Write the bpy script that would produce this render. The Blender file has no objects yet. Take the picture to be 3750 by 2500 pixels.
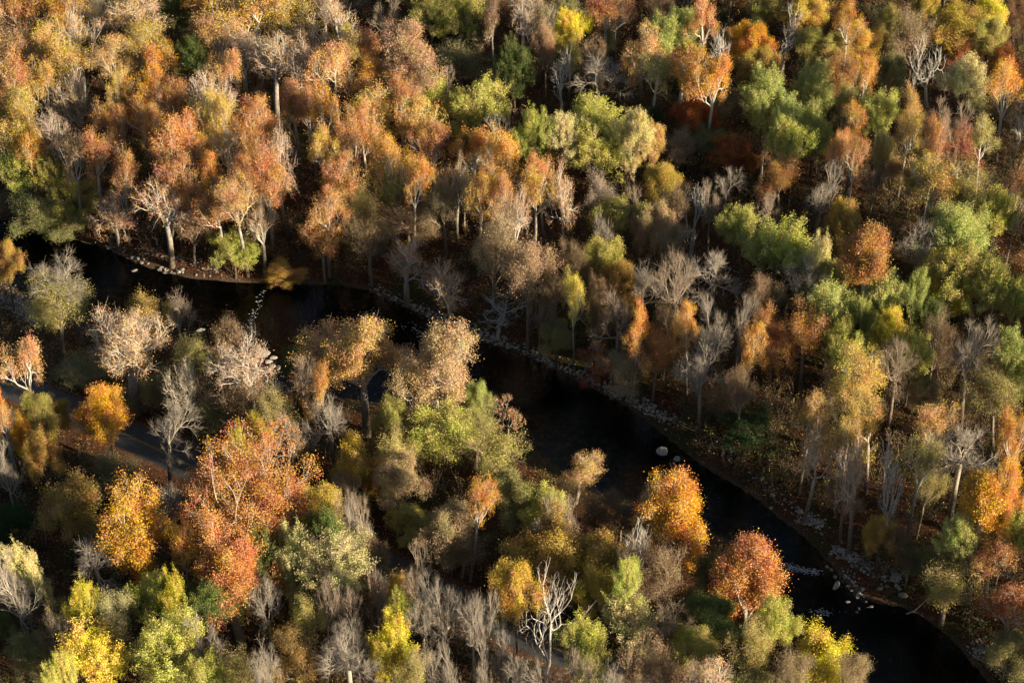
import bpy, math, random
import numpy as np
from mathutils import Vector, Matrix

random.seed(7)
S = bpy.context.scene
COL = S.collection

# ---------------------------------------------------------------- camera
PITCH = math.radians(38.0)
FPX = 7500.0                       # focal length in pixels of the 3750 px wide photograph
CAM = Vector((0.0, -307.0, 240.0))
cam_d = bpy.data.cameras.new("camera"); cam = bpy.data.objects.new("camera", cam_d); COL.objects.link(cam)
cam_d.sensor_width = 36.0; cam_d.lens = 36.0 * FPX / 3750.0
cam_d.clip_start = 1.0; cam_d.clip_end = 9000.0
cam.location = CAM; cam.rotation_euler = (math.pi / 2 - PITCH, 0, 0)
S.camera = cam

# ---------------------------------------------------------------- light
SUN_EL = math.radians(15.5)
SUN_DIR = Vector((0.88, -0.47, 0)).normalized() * math.cos(SUN_EL) + Vector((0, 0, math.sin(SUN_EL)))
w = bpy.data.worlds.new("World"); S.world = w; w.use_nodes = True
nt = w.node_tree; bgn = nt.nodes['Background']
sky = nt.nodes.new('ShaderNodeTexSky'); sky.sky_type = 'NISHITA'; sky.sun_disc = False
sky.sun_elevation = SUN_EL; sky.sun_rotation = math.atan2(SUN_DIR.x, SUN_DIR.y)
nt.links.new(sky.outputs[0], bgn.inputs[0]); bgn.inputs[1].default_value = 0.05
sl = bpy.data.lights.new("sun", 'SUN'); sl.energy = 5.0; sl.angle = math.radians(0.5); sl.color = (1.0, 0.84, 0.60)
so = bpy.data.objects.new("sun", sl); COL.objects.link(so)
so.rotation_euler = SUN_DIR.to_track_quat('Z', 'Y').to_euler(); so.location = SUN_DIR * 600
S.view_settings.view_transform = 'Standard'; S.view_settings.look = 'None'
S.view_settings.exposure = 1.2; S.view_settings.gamma = 1.0
S.cycles.max_bounces = 6; S.cycles.diffuse_bounces = 1; S.cycles.transparent_max_bounces = 6
S.cycles.transmission_bounces = 3; S.cycles.glossy_bounces = 2
S.cycles.caustics_reflective = False; S.cycles.caustics_refractive = False

cP, sP = math.cos(PITCH), math.sin(PITCH)
def ray(px, py):
    u = (px - 1875.0) / FPX; v = (1250.0 - py) / FPX
    return Vector((u, cP + v * sP, -sP + v * cP))
def at(px, py, z):                 # the world point on the level z seen at that spot of the photograph
    d = ray(px, py); t = (z - CAM.z) / d.z
    return CAM + d * t

# ---------------------------------------------------------------- helpers
def tag(o, label=None, cat=None, group=None, kind=None):
    if label: o['label'] = label
    if cat: o['category'] = cat
    if group: o['group'] = group
    if kind: o['kind'] = kind
    return o

def mesh_np(name, V, F, mats, smooth=False, attrs=None):
    V = np.asarray(V, np.float32); F = np.asarray(F, np.int32)
    me = bpy.data.meshes.new(name)
    me.vertices.add(len(V)); me.vertices.foreach_set('co', V.ravel())
    k = F.shape[1]; n = len(F)
    me.loops.add(n * k); me.loops.foreach_set('vertex_index', F.ravel())
    me.polygons.add(n); me.polygons.foreach_set('loop_start', np.arange(0, n * k, k, dtype=np.int32))
    if smooth: me.polygons.foreach_set('use_smooth', np.ones(n, bool))
    for m in mats: me.materials.append(m)
    if attrs:
        for an, (typ, arr) in attrs.items():
            a = me.attributes.new(an, typ, 'FACE')
            a.data.foreach_set('color' if typ == 'FLOAT_COLOR' else 'value', np.asarray(arr, np.float32).ravel())
    me.update(calc_edges=True)
    return me

def link(name, me, parent=None, loc=None):
    o = bpy.data.objects.new(name, me); COL.objects.link(o)
    if parent: o.parent = parent
    if loc is not None: o.location = loc
    return o

def mat(name):
    m = bpy.data.materials.new(name); m.use_nodes = True
    t = m.node_tree; t.nodes.clear()
    return m, t, t.nodes, t.links
def N(t, typ, **kw):
    n = t.nodes.new(typ)
    for k, v in kw.items(): setattr(n, k, v)
    return n
def noise(t, scale, detail=4, vec=None, rough=0.55):
    n = N(t, 'ShaderNodeTexNoise'); n.inputs['Scale'].default_value = scale
    n.inputs['Detail'].default_value = detail; n.inputs['Roughness'].default_value = rough
    if vec is not None: t.links.new(vec, n.inputs['Vector'])
    return n
def ramp(t, fac, stops):
    r = N(t, 'ShaderNodeValToRGB'); e = r.color_ramp.elements
    while len(e) < len(stops): e.new(0.5)
    for i, (p, c) in enumerate(stops):
        e[i].position = p; e[i].color = (c[0], c[1], c[2], 1) if not isinstance(c, (int, float)) else (c, c, c, 1)
    t.links.new(fac, r.inputs[0]); return r

# ---------------------------------------------------------------- materials
def leaf_material(name, src):
    m, t, n, l = mat(name)
    out = N(t, 'ShaderNodeOutputMaterial')
    v1 = N(t, 'ShaderNodeAttribute', attribute_name='leaf_var'); v2 = N(t, 'ShaderNodeAttribute', attribute_name='clump_var')
    if src == 'object':
        oi = N(t, 'ShaderNodeObjectInfo'); base = oi.outputs['Color']
    else:
        oi = N(t, 'ShaderNodeAttribute', attribute_name='tint'); base = oi.outputs['Color']
    hsv = N(t, 'ShaderNodeHueSaturation')
    def mr(src_, a, b):
        k = N(t, 'ShaderNodeMapRange'); k.inputs['To Min'].default_value = a; k.inputs['To Max'].default_value = b
        l.new(src_, k.inputs['Value']); return k.outputs[0]
    h1 = mr(v1.outputs['Fac'], -0.018, 0.018); h2 = mr(v2.outputs['Fac'], 0.475, 0.525)
    add = N(t, 'ShaderNodeMath', operation='ADD'); l.new(h1, add.inputs[0]); l.new(h2, add.inputs[1])
    tc = N(t, 'ShaderNodeTexCoord'); nz = noise(t, .22, 2, tc.outputs['Object']); ad2 = N(t, 'ShaderNodeMath', operation='ADD')
    h3 = N(t, 'ShaderNodeMapRange'); h3.inputs['From Min'].default_value = .3; h3.inputs['From Max'].default_value = .7
    h3.inputs['To Min'].default_value = -.03; h3.inputs['To Max'].default_value = .03; l.new(nz.outputs[0], h3.inputs['Value'])
    l.new(add.outputs[0], ad2.inputs[0]); l.new(h3.outputs[0], ad2.inputs[1]); l.new(ad2.outputs[0], hsv.inputs['Hue'])
    sa = mr(v2.outputs['Fac'], .90, 1.14); l.new(sa, hsv.inputs['Saturation'])
    va = mr(v1.outputs['Fac'], 0.74, 1.26)
    l.new(va, hsv.inputs['Value']); l.new(base, hsv.inputs['Color'])
    d = N(t, 'ShaderNodeBsdfDiffuse'); tr = N(t, 'ShaderNodeBsdfTranslucent'); mx = N(t, 'ShaderNodeMixShader')
    l.new(hsv.outputs[0], d.inputs[0]); l.new(hsv.outputs[0], tr.inputs[0])
    mx.inputs[0].default_value = 0.25
    l.new(d.outputs[0], mx.inputs[1]); l.new(tr.outputs[0], mx.inputs[2])
    gl = N(t, 'ShaderNodeBsdfGlossy'); gl.inputs['Roughness'].default_value = 0.5
    m2 = N(t, 'ShaderNodeMixShader'); m2.inputs[0].default_value = 0.02
    l.new(mx.outputs[0], m2.inputs[1]); l.new(gl.outputs[0], m2.inputs[2])
    l.new(m2.outputs[0], out.inputs[0]); return m
M_LEAF = leaf_material("autumn_leaf", 'object')
M_UNDER = leaf_material("undergrowth_leaf", 'tint')

def bark_material(name, low, high, z0, z1):
    m, t, n, l = mat(name)
    out = N(t, 'ShaderNodeOutputMaterial'); b = N(t, 'ShaderNodeBsdfDiffuse')
    tc = N(t, 'ShaderNodeTexCoord'); sp = N(t, 'ShaderNodeSeparateXYZ'); l.new(tc.outputs['Object'], sp.inputs[0])
    nz = noise(t, 1.3, 4, tc.outputs['Object'])
    k = N(t, 'ShaderNodeMath', operation='MULTIPLY_ADD'); l.new(nz.outputs[0], k.inputs[0]); k.inputs[1].default_value = 9.0
    l.new(sp.outputs['Z'], k.inputs[2])
    mr = N(t, 'ShaderNodeMapRange'); mr.inputs['From Min'].default_value = z0 + 4; mr.inputs['From Max'].default_value = z1 + 4
    l.new(k.outputs[0], mr.inputs['Value'])
    mx = N(t, 'ShaderNodeMix', data_type='RGBA'); l.new(mr.outputs[0], mx.inputs[0])
    mx.inputs[6].default_value = (*low, 1); mx.inputs[7].default_value = (*high, 1)
    n2 = noise(t, 3.0, 3, tc.outputs['Object']); r2 = ramp(t, n2.outputs[0], [(0.3, 0.6), (0.7, 1.0)])
    mu = N(t, 'ShaderNodeMix', data_type='RGBA', blend_type='MULTIPLY'); mu.inputs[0].default_value = 1
    l.new(mx.outputs[2], mu.inputs[6]); l.new(r2.outputs[0], mu.inputs[7])
    l.new(mu.outputs[2], b.inputs[0]); l.new(b.outputs[0], out.inputs[0]); return m
BARK = {
    'syc': bark_material("sycamore_bark", (0.20, 0.16, 0.12), (0.70, 0.64, 0.56), 4, 15),
    'brn': bark_material("brown_bark", (0.13, 0.10, 0.075), (0.26, 0.21, 0.16), 2, 16),
    'gry': bark_material("grey_bark", (0.15, 0.12, 0.095), (0.47, 0.41, 0.34), 3, 14),
    'tan': bark_material("tan_bark", (0.20, 0.15, 0.11), (0.43, 0.34, 0.26), 2, 12),
    'wht': bark_material("weathered_wood", (0.40, 0.33, 0.27), (0.66, 0.62, 0.56), 0, 6),
}

# ---------------------------------------------------------------- river, road and terrain
FAR_BANK = [(-900, 560), (-300, 720), (0, 800), (180, 855), (380, 905), (540, 975), (700, 1015), (850, 1030), (1050, 1035),
            (1250, 1045), (1370, 1070), (1480, 1120), (1620, 1185), (1760, 1245), (1900, 1290), (2040, 1350), (2160, 1415),
            (2290, 1480), (2400, 1560), (2480, 1625), (2600, 1720), (2740, 1800), (2850, 1890), (2960, 1975), (3060, 2080),
            (3170, 2190), (3330, 2230), (3480, 2330), (3600, 2470), (3800, 2680), (4200, 3100)]
NEAR_BANK = [(-900, 860), (-300, 960), (0, 1030), (90, 1080), (300, 1185), (480, 1235), (700, 1262), (880, 1300), (960, 1355), (1080, 1430),
             (1330, 1470), (1560, 1490), (1760, 1500), (1880, 1590), (1990, 1680), (2100, 1760), (2250, 1835), (2440, 1890),
             (2600, 1950), (2720, 2010), (2810, 2120), (2900, 2250), (3020, 2340), (3130, 2470), (3220, 2620), (3500, 3000)]
ROAD_PX = [(-700, 1150), (-250, 1305), (70, 1421), (179, 1470), (293, 1516), (504, 1611), (634, 1672), (780, 1750), (950, 1840),
           (1130, 1935), (1348, 2043), (1462, 2105), (1516, 2132), (1733, 2233), (1863, 2295), (1981, 2349), (2140, 2415),
           (2311, 2495), (2600, 2640), (3000, 2860)]
def curve_pts(px, z, n=8):
    P = [np.array(at(x, y, z)[:2]) for x, y in px]; out = []
    for i in range(len(P) - 1):
        p0, p1, p2, p3 = P[max(i - 1, 0)], P[i], P[i + 1], P[min(i + 2, len(P) - 1)]
        for k in range(n):
            s = k / n
            out.append(0.5 * ((2 * p1) + (-p0 + p2) * s + (2 * p0 - 5 * p1 + 4 * p2 - p3) * s * s + (-p0 + 3 * p1 - 3 * p2 + p3) * s ** 3))
    out.append(P[-1]); return np.array(out)
farB = curve_pts(FAR_BANK, 0.0, 4); nearB = curve_pts(NEAR_BANK, 0.0, 4); ROAD_Z = 3.6
roadC = curve_pts(ROAD_PX, ROAD_Z, 5)
def seg_dist(P, L):
    """distance from each point to a polyline, and which side it lies on"""
    best = np.full(len(P), 1e9); side = np.zeros(len(P))
    for a, b in zip(L[:-1], L[1:]):
        d = b - a; q = P - a; s = np.clip((q @ d) / (d @ d), 0, 1); r = q - s[:, None] * d
        dd = np.hypot(r[:, 0], r[:, 1]); m = dd < best
        best[m] = dd[m]; side[m] = np.sign(d[0] * q[m, 1] - d[1] * q[m, 0])
    return best, side
rs = np.random.RandomState(3)
WAVES = [(rs.uniform(.01, .05) * (i % 4 + 1), rs.uniform(0, 6.28), rs.uniform(0, 6.28)) for i in range(14)]
def rough(P):
    z = np.zeros(len(P))
    for f, a, ph in WAVES:
        z += 0.012 / f ** .6 * np.sin(f * 6 * (P[:, 0] * math.cos(a) + P[:, 1] * math.sin(a)) + ph)
    return z
GBAR = np.array(at(2120, 1640, 0)[:2]); LBAR = np.array(at(330, 1130, 0)[:2]); MBAR = np.array(at(700, 1150, 0)[:2])
def height(P):
    P = np.atleast_2d(np.asarray(P, float))
    df, sf = seg_dist(P, farB); dn, sn = seg_dist(P, nearB); dr, _ = seg_dist(P, roadC)
    far = sf > 0; near = sn < 0; z = np.zeros(len(P)); r = rough(P)
    fb = 3.6 * (1 - np.exp(-np.maximum(df, 0) / 6.0)) + np.clip((df - 12) * .05, 0, 4.0) + r * 0.5 * np.clip(df / 12, 0, 1)
    nb = 2.4 * (1 - np.exp(-dn / 9.0)) + np.clip((dn - 12) * .09, 0, 1.2) + r * 0.35 * np.clip(dn / 12, 0, 1)
    wet = -np.minimum(1.6, 0.05 + np.minimum(df * .28, dn * .085))
    for c, rx, lift in ((GBAR, 17, .75), (LBAR, 13, .55), (MBAR, 14, .35)):
        g = np.exp(-(((P - c) / rx) ** 2).sum(1)); wet = wet * (1 - lift * g)
    z = np.where(far, fb, np.where(near, nb, wet + .04 * r))
    k = np.clip((dr - 4.6) / 5.0, 0, 1); k = k * k * (3 - 2 * k)
    return np.where(near, z * k + (ROAD_Z - .03) * (1 - k), z)
def in_river(P):
    P = np.atleast_2d(P); _, sf = seg_dist(P, farB); _, sn = seg_dist(P, nearB)
    return (sf <= 0) & (sn >= 0)

xs = np.concatenate([-np.geomspace(4000, 190, 14)[:-1], np.arange(-190, 191, 1.7), np.geomspace(190, 4000, 14)[1:]])
ys = np.concatenate([-np.geomspace(4000, 140, 14)[:-1], np.arange(-140, 191, 1.7), np.geomspace(191, 5000, 14)[1:]])
GX, GY = np.meshgrid(xs, ys); GP = np.stack([GX.ravel(), GY.ravel()], 1)
GZ = height(GP)
outer = (np.abs(GP[:, 0]) > 400) | (np.abs(GP[:, 1]) > 400); GZ[outer] = 5.0
nx, ny = len(xs), len(ys); ii = np.arange(nx - 1)[None, :] + nx * np.arange(ny - 1)[:, None]; ii = ii.ravel()
GF = np.stack([ii, ii + 1, ii + nx + 1, ii + nx], 1)

m, t, n, l = mat("forest_floor"); out = N(t, 'ShaderNodeOutputMaterial'); b = N(t, 'ShaderNodeBsdfDiffuse')
geo = N(t, 'ShaderNodeNewGeometry'); pos = geo.outputs['Position']; sp = N(t, 'ShaderNodeSeparateXYZ'); l.new(pos, sp.inputs[0])
n1 = noise(t, 3.2, 6, pos, .75); litter = ramp(t, n1.outputs[0], [(0.30, (.02, .013, .009)), (0.47, (.07, .036, .022)), (0.58, (.14, .068, .036)), (0.72, (.28, .15, .075))])
n2 = noise(t, .12, 3, pos); gm = ramp(t, n2.outputs[0], [(0.52, 0.0), (0.62, 0.7)])
gr = ramp(t, noise(t, 2.5, 5, pos).outputs[0], [(0.35, (.02, .03, .012)), (0.65, (.07, .09, .03))])
mx = N(t, 'ShaderNodeMix', data_type='RGBA'); l.new(gm.outputs[0], mx.inputs[0]); l.new(litter.outputs[0], mx.inputs[6]); l.new(gr.outputs[0], mx.inputs[7])
n3 = noise(t, 5.0, 6, pos, .8); grav = ramp(t, n3.outputs[0], [(0.36, (.02, .015, .011)), (0.5, (.10, .07, .048)), (0.66, (.26, .19, .13))])
zn = N(t, 'ShaderNodeMath', operation='MULTIPLY_ADD'); l.new(n2.outputs[0], zn.inputs[0]); zn.inputs[1].default_value = 2.0; l.new(sp.outputs['Z'], zn.inputs[2])
zr = N(t, 'ShaderNodeMapRange'); zr.inputs['From Min'].default_value = .9; zr.inputs['From Max'].default_value = 1.5; l.new(zn.outputs[0], zr.inputs['Value'])
m2 = N(t, 'ShaderNodeMix', data_type='RGBA'); l.new(zr.outputs[0], m2.inputs[0]); l.new(grav.outputs[0], m2.inputs[6]); l.new(mx.outputs[2], m2.inputs[7])
bed = ramp(t, noise(t, .55, 7, pos, .7).outputs[0], [(0.36, (.008, .008, .006)), (0.52, (.055, .040, .022)), (0.66, (.20, .13, .07))])
zb_ = N(t, 'ShaderNodeMapRange'); zb_.inputs['From Min'].default_value = -0.75; zb_.inputs['From Max'].default_value = -0.15; l.new(sp.outputs['Z'], zb_.inputs['Value'])
m3 = N(t, 'ShaderNodeMix', data_type='RGBA'); l.new(zb_.outputs[0], m3.inputs[0]); m3.inputs[6].default_value = (.006, .008, .007, 1); l.new(bed.outputs[0], m3.inputs[7])  # deep bed blackened in colour, standing in for light absorbed by the water
zw = N(t, 'ShaderNodeMapRange'); zw.inputs['From Min'].default_value = -0.08; zw.inputs['From Max'].default_value = 0.05; l.new(sp.outputs['Z'], zw.inputs['Value'])
m4 = N(t, 'ShaderNodeMix', data_type='RGBA'); l.new(zw.outputs[0], m4.inputs[0]); l.new(m3.outputs[2], m4.inputs[6]); l.new(m2.outputs[2], m4.inputs[7])
l.new(m4.outputs[2], b.inputs[0])
bp = N(t, 'ShaderNodeBump'); bp.inputs['Distance'].default_value = .35; l.new(n1.outputs[0], bp.inputs['Height']); l.new(bp.outputs[0], b.inputs['Normal'])
l.new(b.outputs[0], out.inputs[0]); M_GROUND = m
ground = link("ground", mesh_np("ground", np.column_stack([GP, GZ]), GF, [M_GROUND], smooth=True)); tag(ground, kind='structure')
def hz(x, y): return float(height([[x, y]])[0])

# water: a clear dark surface over the bed
m, t, n, l = mat("river_water"); out = N(t, 'ShaderNodeOutputMaterial')
geo = N(t, 'ShaderNodeNewGeometry'); nn = noise(t, 1.1, 4, geo.outputs['Position']); bp = N(t, 'ShaderNodeBump'); bp.inputs['Distance'].default_value = .12
bp.inputs['Strength'].default_value = .8
l.new(nn.outputs[0], bp.inputs['Height']); fr = N(t, 'ShaderNodeFresnel'); fr.inputs[0].default_value = 1.33; l.new(bp.outputs[0], fr.inputs['Normal'])
tr = N(t, 'ShaderNodeBsdfTransparent'); tr.inputs[0].default_value = (.62, .66, .58, 1)
g = N(t, 'ShaderNodeBsdfGlossy'); g.inputs['Roughness'].default_value = .06; l.new(bp.outputs[0], g.inputs['Normal'])
mx = N(t, 'ShaderNodeMixShader'); l.new(fr.outputs[0], mx.inputs[0]); l.new(tr.outputs[0], mx.inputs[1]); l.new(g.outputs[0], mx.inputs[2])
l.new(mx.outputs[0], out.inputs[0]); M_WATER = m
def ribbon(name, A, B, z, material):
    k = min(len(A), len(B)); A = A[np.linspace(0, len(A) - 1, 120).astype(int)]; B = B[np.linspace(0, len(B) - 1, 120).astype(int)]
    V = [(*p, z) for p in A] + [(*p, z) for p in B]; F = [(i, 120 + i, 121 + i, i + 1) for i in range(119)]
    return mesh_np(name, V, F, [material])
def offset(L, d):
    T = np.gradient(L, axis=0); T /= np.linalg.norm(T, axis=1)[:, None]; return L + np.stack([-T[:, 1], T[:, 0]], 1) * d
river = link("river", ribbon("river", offset(farB, 2.5), offset(nearB, -2.5), 0.0, M_WATER)); tag(river, kind='structure')

# road with its double yellow line
m, t, n, l = mat("asphalt"); out = N(t, 'ShaderNodeOutputMaterial'); b = N(t, 'ShaderNodeBsdfPrincipled'); geo = N(t, 'ShaderNodeNewGeometry')
r = ramp(t, noise(t, .6, 6, geo.outputs['Position'], .7).outputs[0], [(0.3, (.04, .04, .043)), (0.7, (.075, .073, .073))]); l.new(r.outputs[0], b.inputs['Base Color'])
b.inputs['Roughness'].default_value = .75; l.new(b.outputs[0], out.inputs[0]); M_ROAD = m
m, t, n, l = mat("yellow_road_paint"); out = N(t, 'ShaderNodeOutputMaterial'); b = N(t, 'ShaderNodeBsdfDiffuse'); geo = N(t, 'ShaderNodeNewGeometry')
r = ramp(t, noise(t, 2.5, 4, geo.outputs['Position']).outputs[0], [(0.35, (.16, .11, .05)), (0.6, (.42, .27, .07))]); l.new(r.outputs[0], b.inputs[0]); l.new(b.outputs[0], out.inputs[0]); M_YEL = m
m, t, n, l = mat("road_shoulder"); out = N(t, 'ShaderNodeOutputMaterial'); b = N(t, 'ShaderNodeBsdfDiffuse'); geo = N(t, 'ShaderNodeNewGeometry')
r = ramp(t, noise(t, 4, 5, geo.outputs['Position'], .7).outputs[0], [(0.4, (.05, .035, .025)), (0.55, (.16, .07, .04)), (.7, (.22, .15, .1))]); l.new(r.outputs[0], b.inputs[0]); l.new(b.outputs[0], out.inputs[0]); M_SH = m
def strip(L, a, b, z):
    A = offset(L, a); B = offset(L, b); k = len(L)
    return [(*p, z) for p in A] + [(*p, z) for p in B], [(i, k + i, k + i + 1, i + 1) for i in range(k - 1)]
def strip_obj(name, parts, z, material, parent=None, thick=0.0):
    V, F = [], []
    for a, b in parts:
        v, f = strip(roadC, a, b, z); o = len(V); V += v; F += [tuple(x + o for x in q) for q in f]
    return link(name, mesh_np(name, V, F, [material]), parent)
tag(strip_obj("road_verge", [(-4.3, 4.3)], ROAD_Z + .006, M_SH), kind='structure')
road = tag(strip_obj("road", [(-3.3, 3.3)], ROAD_Z + .012, M_ROAD), kind='structure')
strip_obj("road_marking", [(-.24, -.09), (.09, .24)], ROAD_Z + .018, M_YEL, road)

# ---------------------------------------------------------------- tree builder
def tubes(S0, S1, R0, R1, sides):
    D = S1 - S0; L = np.linalg.norm(D, axis=1); D = D / np.maximum(L, 1e-6)[:, None]
    ref = np.where(np.abs(D[:, 2:3]) < .9, np.array([[0, 0, 1.]]), np.array([[1., 0, 0]]))
    U = np.cross(D, ref); U /= np.linalg.norm(U, axis=1)[:, None]; W = np.cross(D, U)
    ang = np.arange(sides) * 2 * math.pi / sides
    ring = np.cos(ang)[None, :, None] * U[:, None, :] + np.sin(ang)[None, :, None] * W[:, None, :]
    A = S0[:, None, :] + ring * R0[:, None, None]; B = S1[:, None, :] + ring * R1[:, None, None]
    V = np.concatenate([A, B], 1).reshape(-1, 3)
    base = (np.arange(len(S0)) * 2 * sides)[:, None]; i = np.arange(sides); j = (i + 1) % sides
    F = np.stack([base + i, base + j, base + sides + j, base + sides + i], 2).reshape(-1, 4)
    return V, F
def wood_mesh(name, segs, material):
    a = np.array(segs, float); P0, P1, r0, r1 = a[:, :3], a[:, 3:6], a[:, 6], a[:, 7]
    Vs, Fs, o = [], [], 0
    for lo, hi, k in ((0, .035, 3), (.035, .12, 5), (.12, 9, 8)):
        s = (r0 >= lo) & (r0 < hi)
        if s.any():
            V, F = tubes(P0[s], P1[s], r0[s], r1[s], k); Vs.append(V); Fs.append(F + o); o += len(V)
    return mesh_np(name, np.concatenate(Vs), np.concatenate(Fs), [material], smooth=True)
def leaf_mesh(name, C, n, spread, size, rng, up=0.0, elong=1.0, dirs=None, material=None, tint=None):
    k = len(C); P = np.repeat(C, n, 0); cl = np.repeat(rng.rand(k), n)
    off = rng.randn(k * n, 3) * spread
    if dirs is not None: off += np.repeat(dirs, n, 0) * rng.uniform(-.5, 1.0, (k * n, 1)) * spread * elong
    P = P + off
    Nn = rng.randn(k * n, 3); Nn[:, 2] = np.abs(Nn[:, 2]) * .8 + up; Nn /= np.linalg.norm(Nn, axis=1)[:, None]
    U = np.cross(Nn, rng.randn(k * n, 3)); U /= np.linalg.norm(U, axis=1)[:, None]; W = np.cross(Nn, U)
    s = size * rng.uniform(.6, 1.35, (k * n, 1)); U = U * s * .62; W = W * s * .5
    V = np.stack([P - U, P - W * .9 + U * .1, P + U, P + W * .9 + U * .1], 1).reshape(-1, 3)
    F = np.arange(k * n * 4).reshape(-1, 4)
    at_ = {'leaf_var': ('FLOAT', rng.rand(k * n)), 'clump_var': ('FLOAT', cl)}
    if tint is not None: at_['tint'] = ('FLOAT_COLOR', np.repeat(tint, n, 0))
    return mesh_np(name, V, F, [material or M_LEAF], attrs=at_)

KIND = {  # leaves per tip, spread, leaf size, tip radius, bark; then lobes (leafy kinds) or the way the limbs fork
    'S': dict(lv=32, sp=.55, sz=.17, tip=.030, bark='syc', n0=5, pol=(.2, 1.15), dep=5, ang=.54, trop=.12, wig=.17, lr=.80, lead=.45, side=.25),
    'Q': dict(lv=42, sp=.52, sz=.175, tip=.026, bark='syc', n0=6, pol=(.15, 1.35), dep=6, ang=.52, trop=.10, wig=.15, lr=.82, lead=.25, side=.35),
    'W': dict(lv=14, sp=.48, sz=.165, tip=.036, bark='syc', n0=4, pol=(.3, 1.25), dep=5, ang=.60, trop=.10, wig=.22, lr=.82, lead=.15, side=.4),
    'D': dict(n=470, lv=110, sp=.47, sz=.155, tip=.020, bark='brn', ex=.6, wig=.08, lob=22, sh=.92),
    'M': dict(n=430, lv=110, sp=.30, sz=.16, tip=.021, bark='brn', ex=.6, wig=.08, lob=26, sh=.85),
    'T': dict(lv=22, sp=.60, sz=.155, tip=.022, bark='tan', n0=6, pol=(.1, 1.2), dep=5, ang=.50, trop=.10, wig=.14, lr=.80, lead=.4, side=.5),
    'B': dict(lv=0, sp=0, sz=0, tip=.027, bark='gry', n0=5, pol=(.2, 1.45), dep=5, ang=.50, trop=.04, wig=.11, lr=.80, lead=.35, side=.35),
    'K': dict(lv=0, sp=0, sz=0, tip=.034, bark='wht', n0=3, pol=(.5, 1.25), dep=4, ang=.75, trop=.22, wig=.32, lr=.78, lead=.1, side=.7),
    'P': dict(lv=16, sp=.22, sz=.20, tip=.030, bark='gry', n0=5, pol=(.2, 1.2), dep=4, ang=.5, trop=.1, wig=.1, lr=.8, lead=.2, side=.2),
}
def unit(v): return v / max(1e-6, float(np.sqrt(v @ v)))
def fork_tree(kind, H, R, ratio, seed, extra=0):
    K = KIND[kind]; rng = np.random.RandomState(seed); zb = H * (1 - ratio); ch = H - zb
    raw = []; tips = []; tdir = []
    def grow(p, d, L, depth):
        nseg = 3 if depth >= 3 else 2; pts = [p]; cnt = 0; sidec = []
        for s in range(nseg):
            d = unit(d + rng.randn(3) * K['wig'] + np.array([0, 0, K['trop'] / nseg * 2]))
            p = p + d * L / nseg; pts.append(p)
            if depth >= 1 and s < nseg - 1 and rng.rand() < K['side']:
                q = unit(d + unit(np.cross(d, rng.randn(3))) * rng.uniform(.6, 1.2)); sidec.append((s, grow(p, q, L * rng.uniform(.4, .7), max(0, depth - 2))))
        if depth == 0: tips.append(p); tdir.append(d); cnt = 1
        else:
            kk = 3 if rng.rand() < .30 else 2; az = rng.uniform(0, 6.28); u = unit(np.cross(d, np.array([.13, .71, .4]))); w_ = np.cross(d, u)
            for c in range(kk):
                an = K['ang'] * rng.uniform(.65, 1.35) * (.55 if c == 0 else 1); phi = az + c * 6.28 / kk + rng.uniform(-.4, .4)
                q = unit(d * math.cos(an) + (u * math.cos(phi) + w_ * math.sin(phi)) * math.sin(an))
                cnt += grow(p, q, L * K['lr'] * rng.uniform(.75, 1.2), depth - 1)
        tot = cnt + sum(x for _, x in sidec)
        for s in range(nseg):
            here = cnt + sum(x for ss, x in sidec if ss >= s); raw.append((pts[s], pts[s + 1], here, depth == 0 and s == nseg - 1))
        return tot
    n0 = K['n0'] + extra; rootz = []; tot = 0
    for i in range(n0):
        az = i * 6.283 / n0 + rng.uniform(-.5, .5); po = rng.uniform(*K['pol']) if i else .12
        z0 = (K['lead'] * rng.rand() ** .8 if i else K['lead']) * .5 * (1 - .6 * po / 1.4); d = np.array([math.cos(az) * math.sin(po), math.sin(az) * math.sin(po), math.cos(po)])
        c = grow(np.array([0, 0, z0]), d, .30 * rng.uniform(.8, 1.2), K['dep'] + (1 if extra and kind != 'Q' else 0)); rootz.append((z0, c)); tot += c
    T = np.array(tips); D = np.array(tdir)
    sx = R * .96 / np.quantile(np.hypot(T[:, 0], T[:, 1]), .93); sz = ch / np.quantile(T[:, 2], .97)
    sc = np.array([sx, sx, sz]); off = np.array([0, 0, zb]); wob = rng.randn(2) * .5
    def bend(z): s = z / H; return np.array([wob[0] * math.sin(s * 3.2), wob[1] * math.sin(s * 4.1), z])
    sh = bend(zb) - np.array([0, 0, zb])
    rad = lambda k: K['tip'] * k ** .42
    segs = [(*(p * sc + off + sh), *(q * sc + off + sh), rad(k), K['tip'] * .4 if last else rad(k) * .93) for p, q, k, last in raw]
    rb = rad(tot) * 1.05; trunk = []; zz = np.linspace(0, zb, 4)
    for a_, b_ in zip(zz[:-1], zz[1:]): trunk.append((*bend(a_), *bend(b_), rb * (1.35 - .35 * a_ / max(zb, .1)) , rb * (1.35 - .35 * b_ / max(zb, .1))))
    prev = 0.0; left = tot
    for z0, c in sorted(rootz):
        if z0 > prev: segs.append((0 + sh[0], sh[1], zb + prev * sz, sh[0], sh[1], zb + z0 * sz, rad(left) * 1.02, rad(left))); prev = z0
        left = max(1, left - c)
    T = T * sc + off + sh; D = D * sc; D /= np.linalg.norm(D, axis=1)[:, None]; nT = len(T)
    for _ in range({'B': 6, 'T': 3, 'W': 2, 'K': 2}.get(kind, 1)):      # last fine twigs
        ln = rng.uniform(.35, 1.1, (nT, 1)); st = T - D * rng.uniform(0, .5, (nT, 1))
        e = st + (D + rng.randn(nT, 3) * .5) * ln; segs += [(*x, *y, K['tip'] * .45, K['tip'] * .2) for x, y in zip(st, e)]
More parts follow.
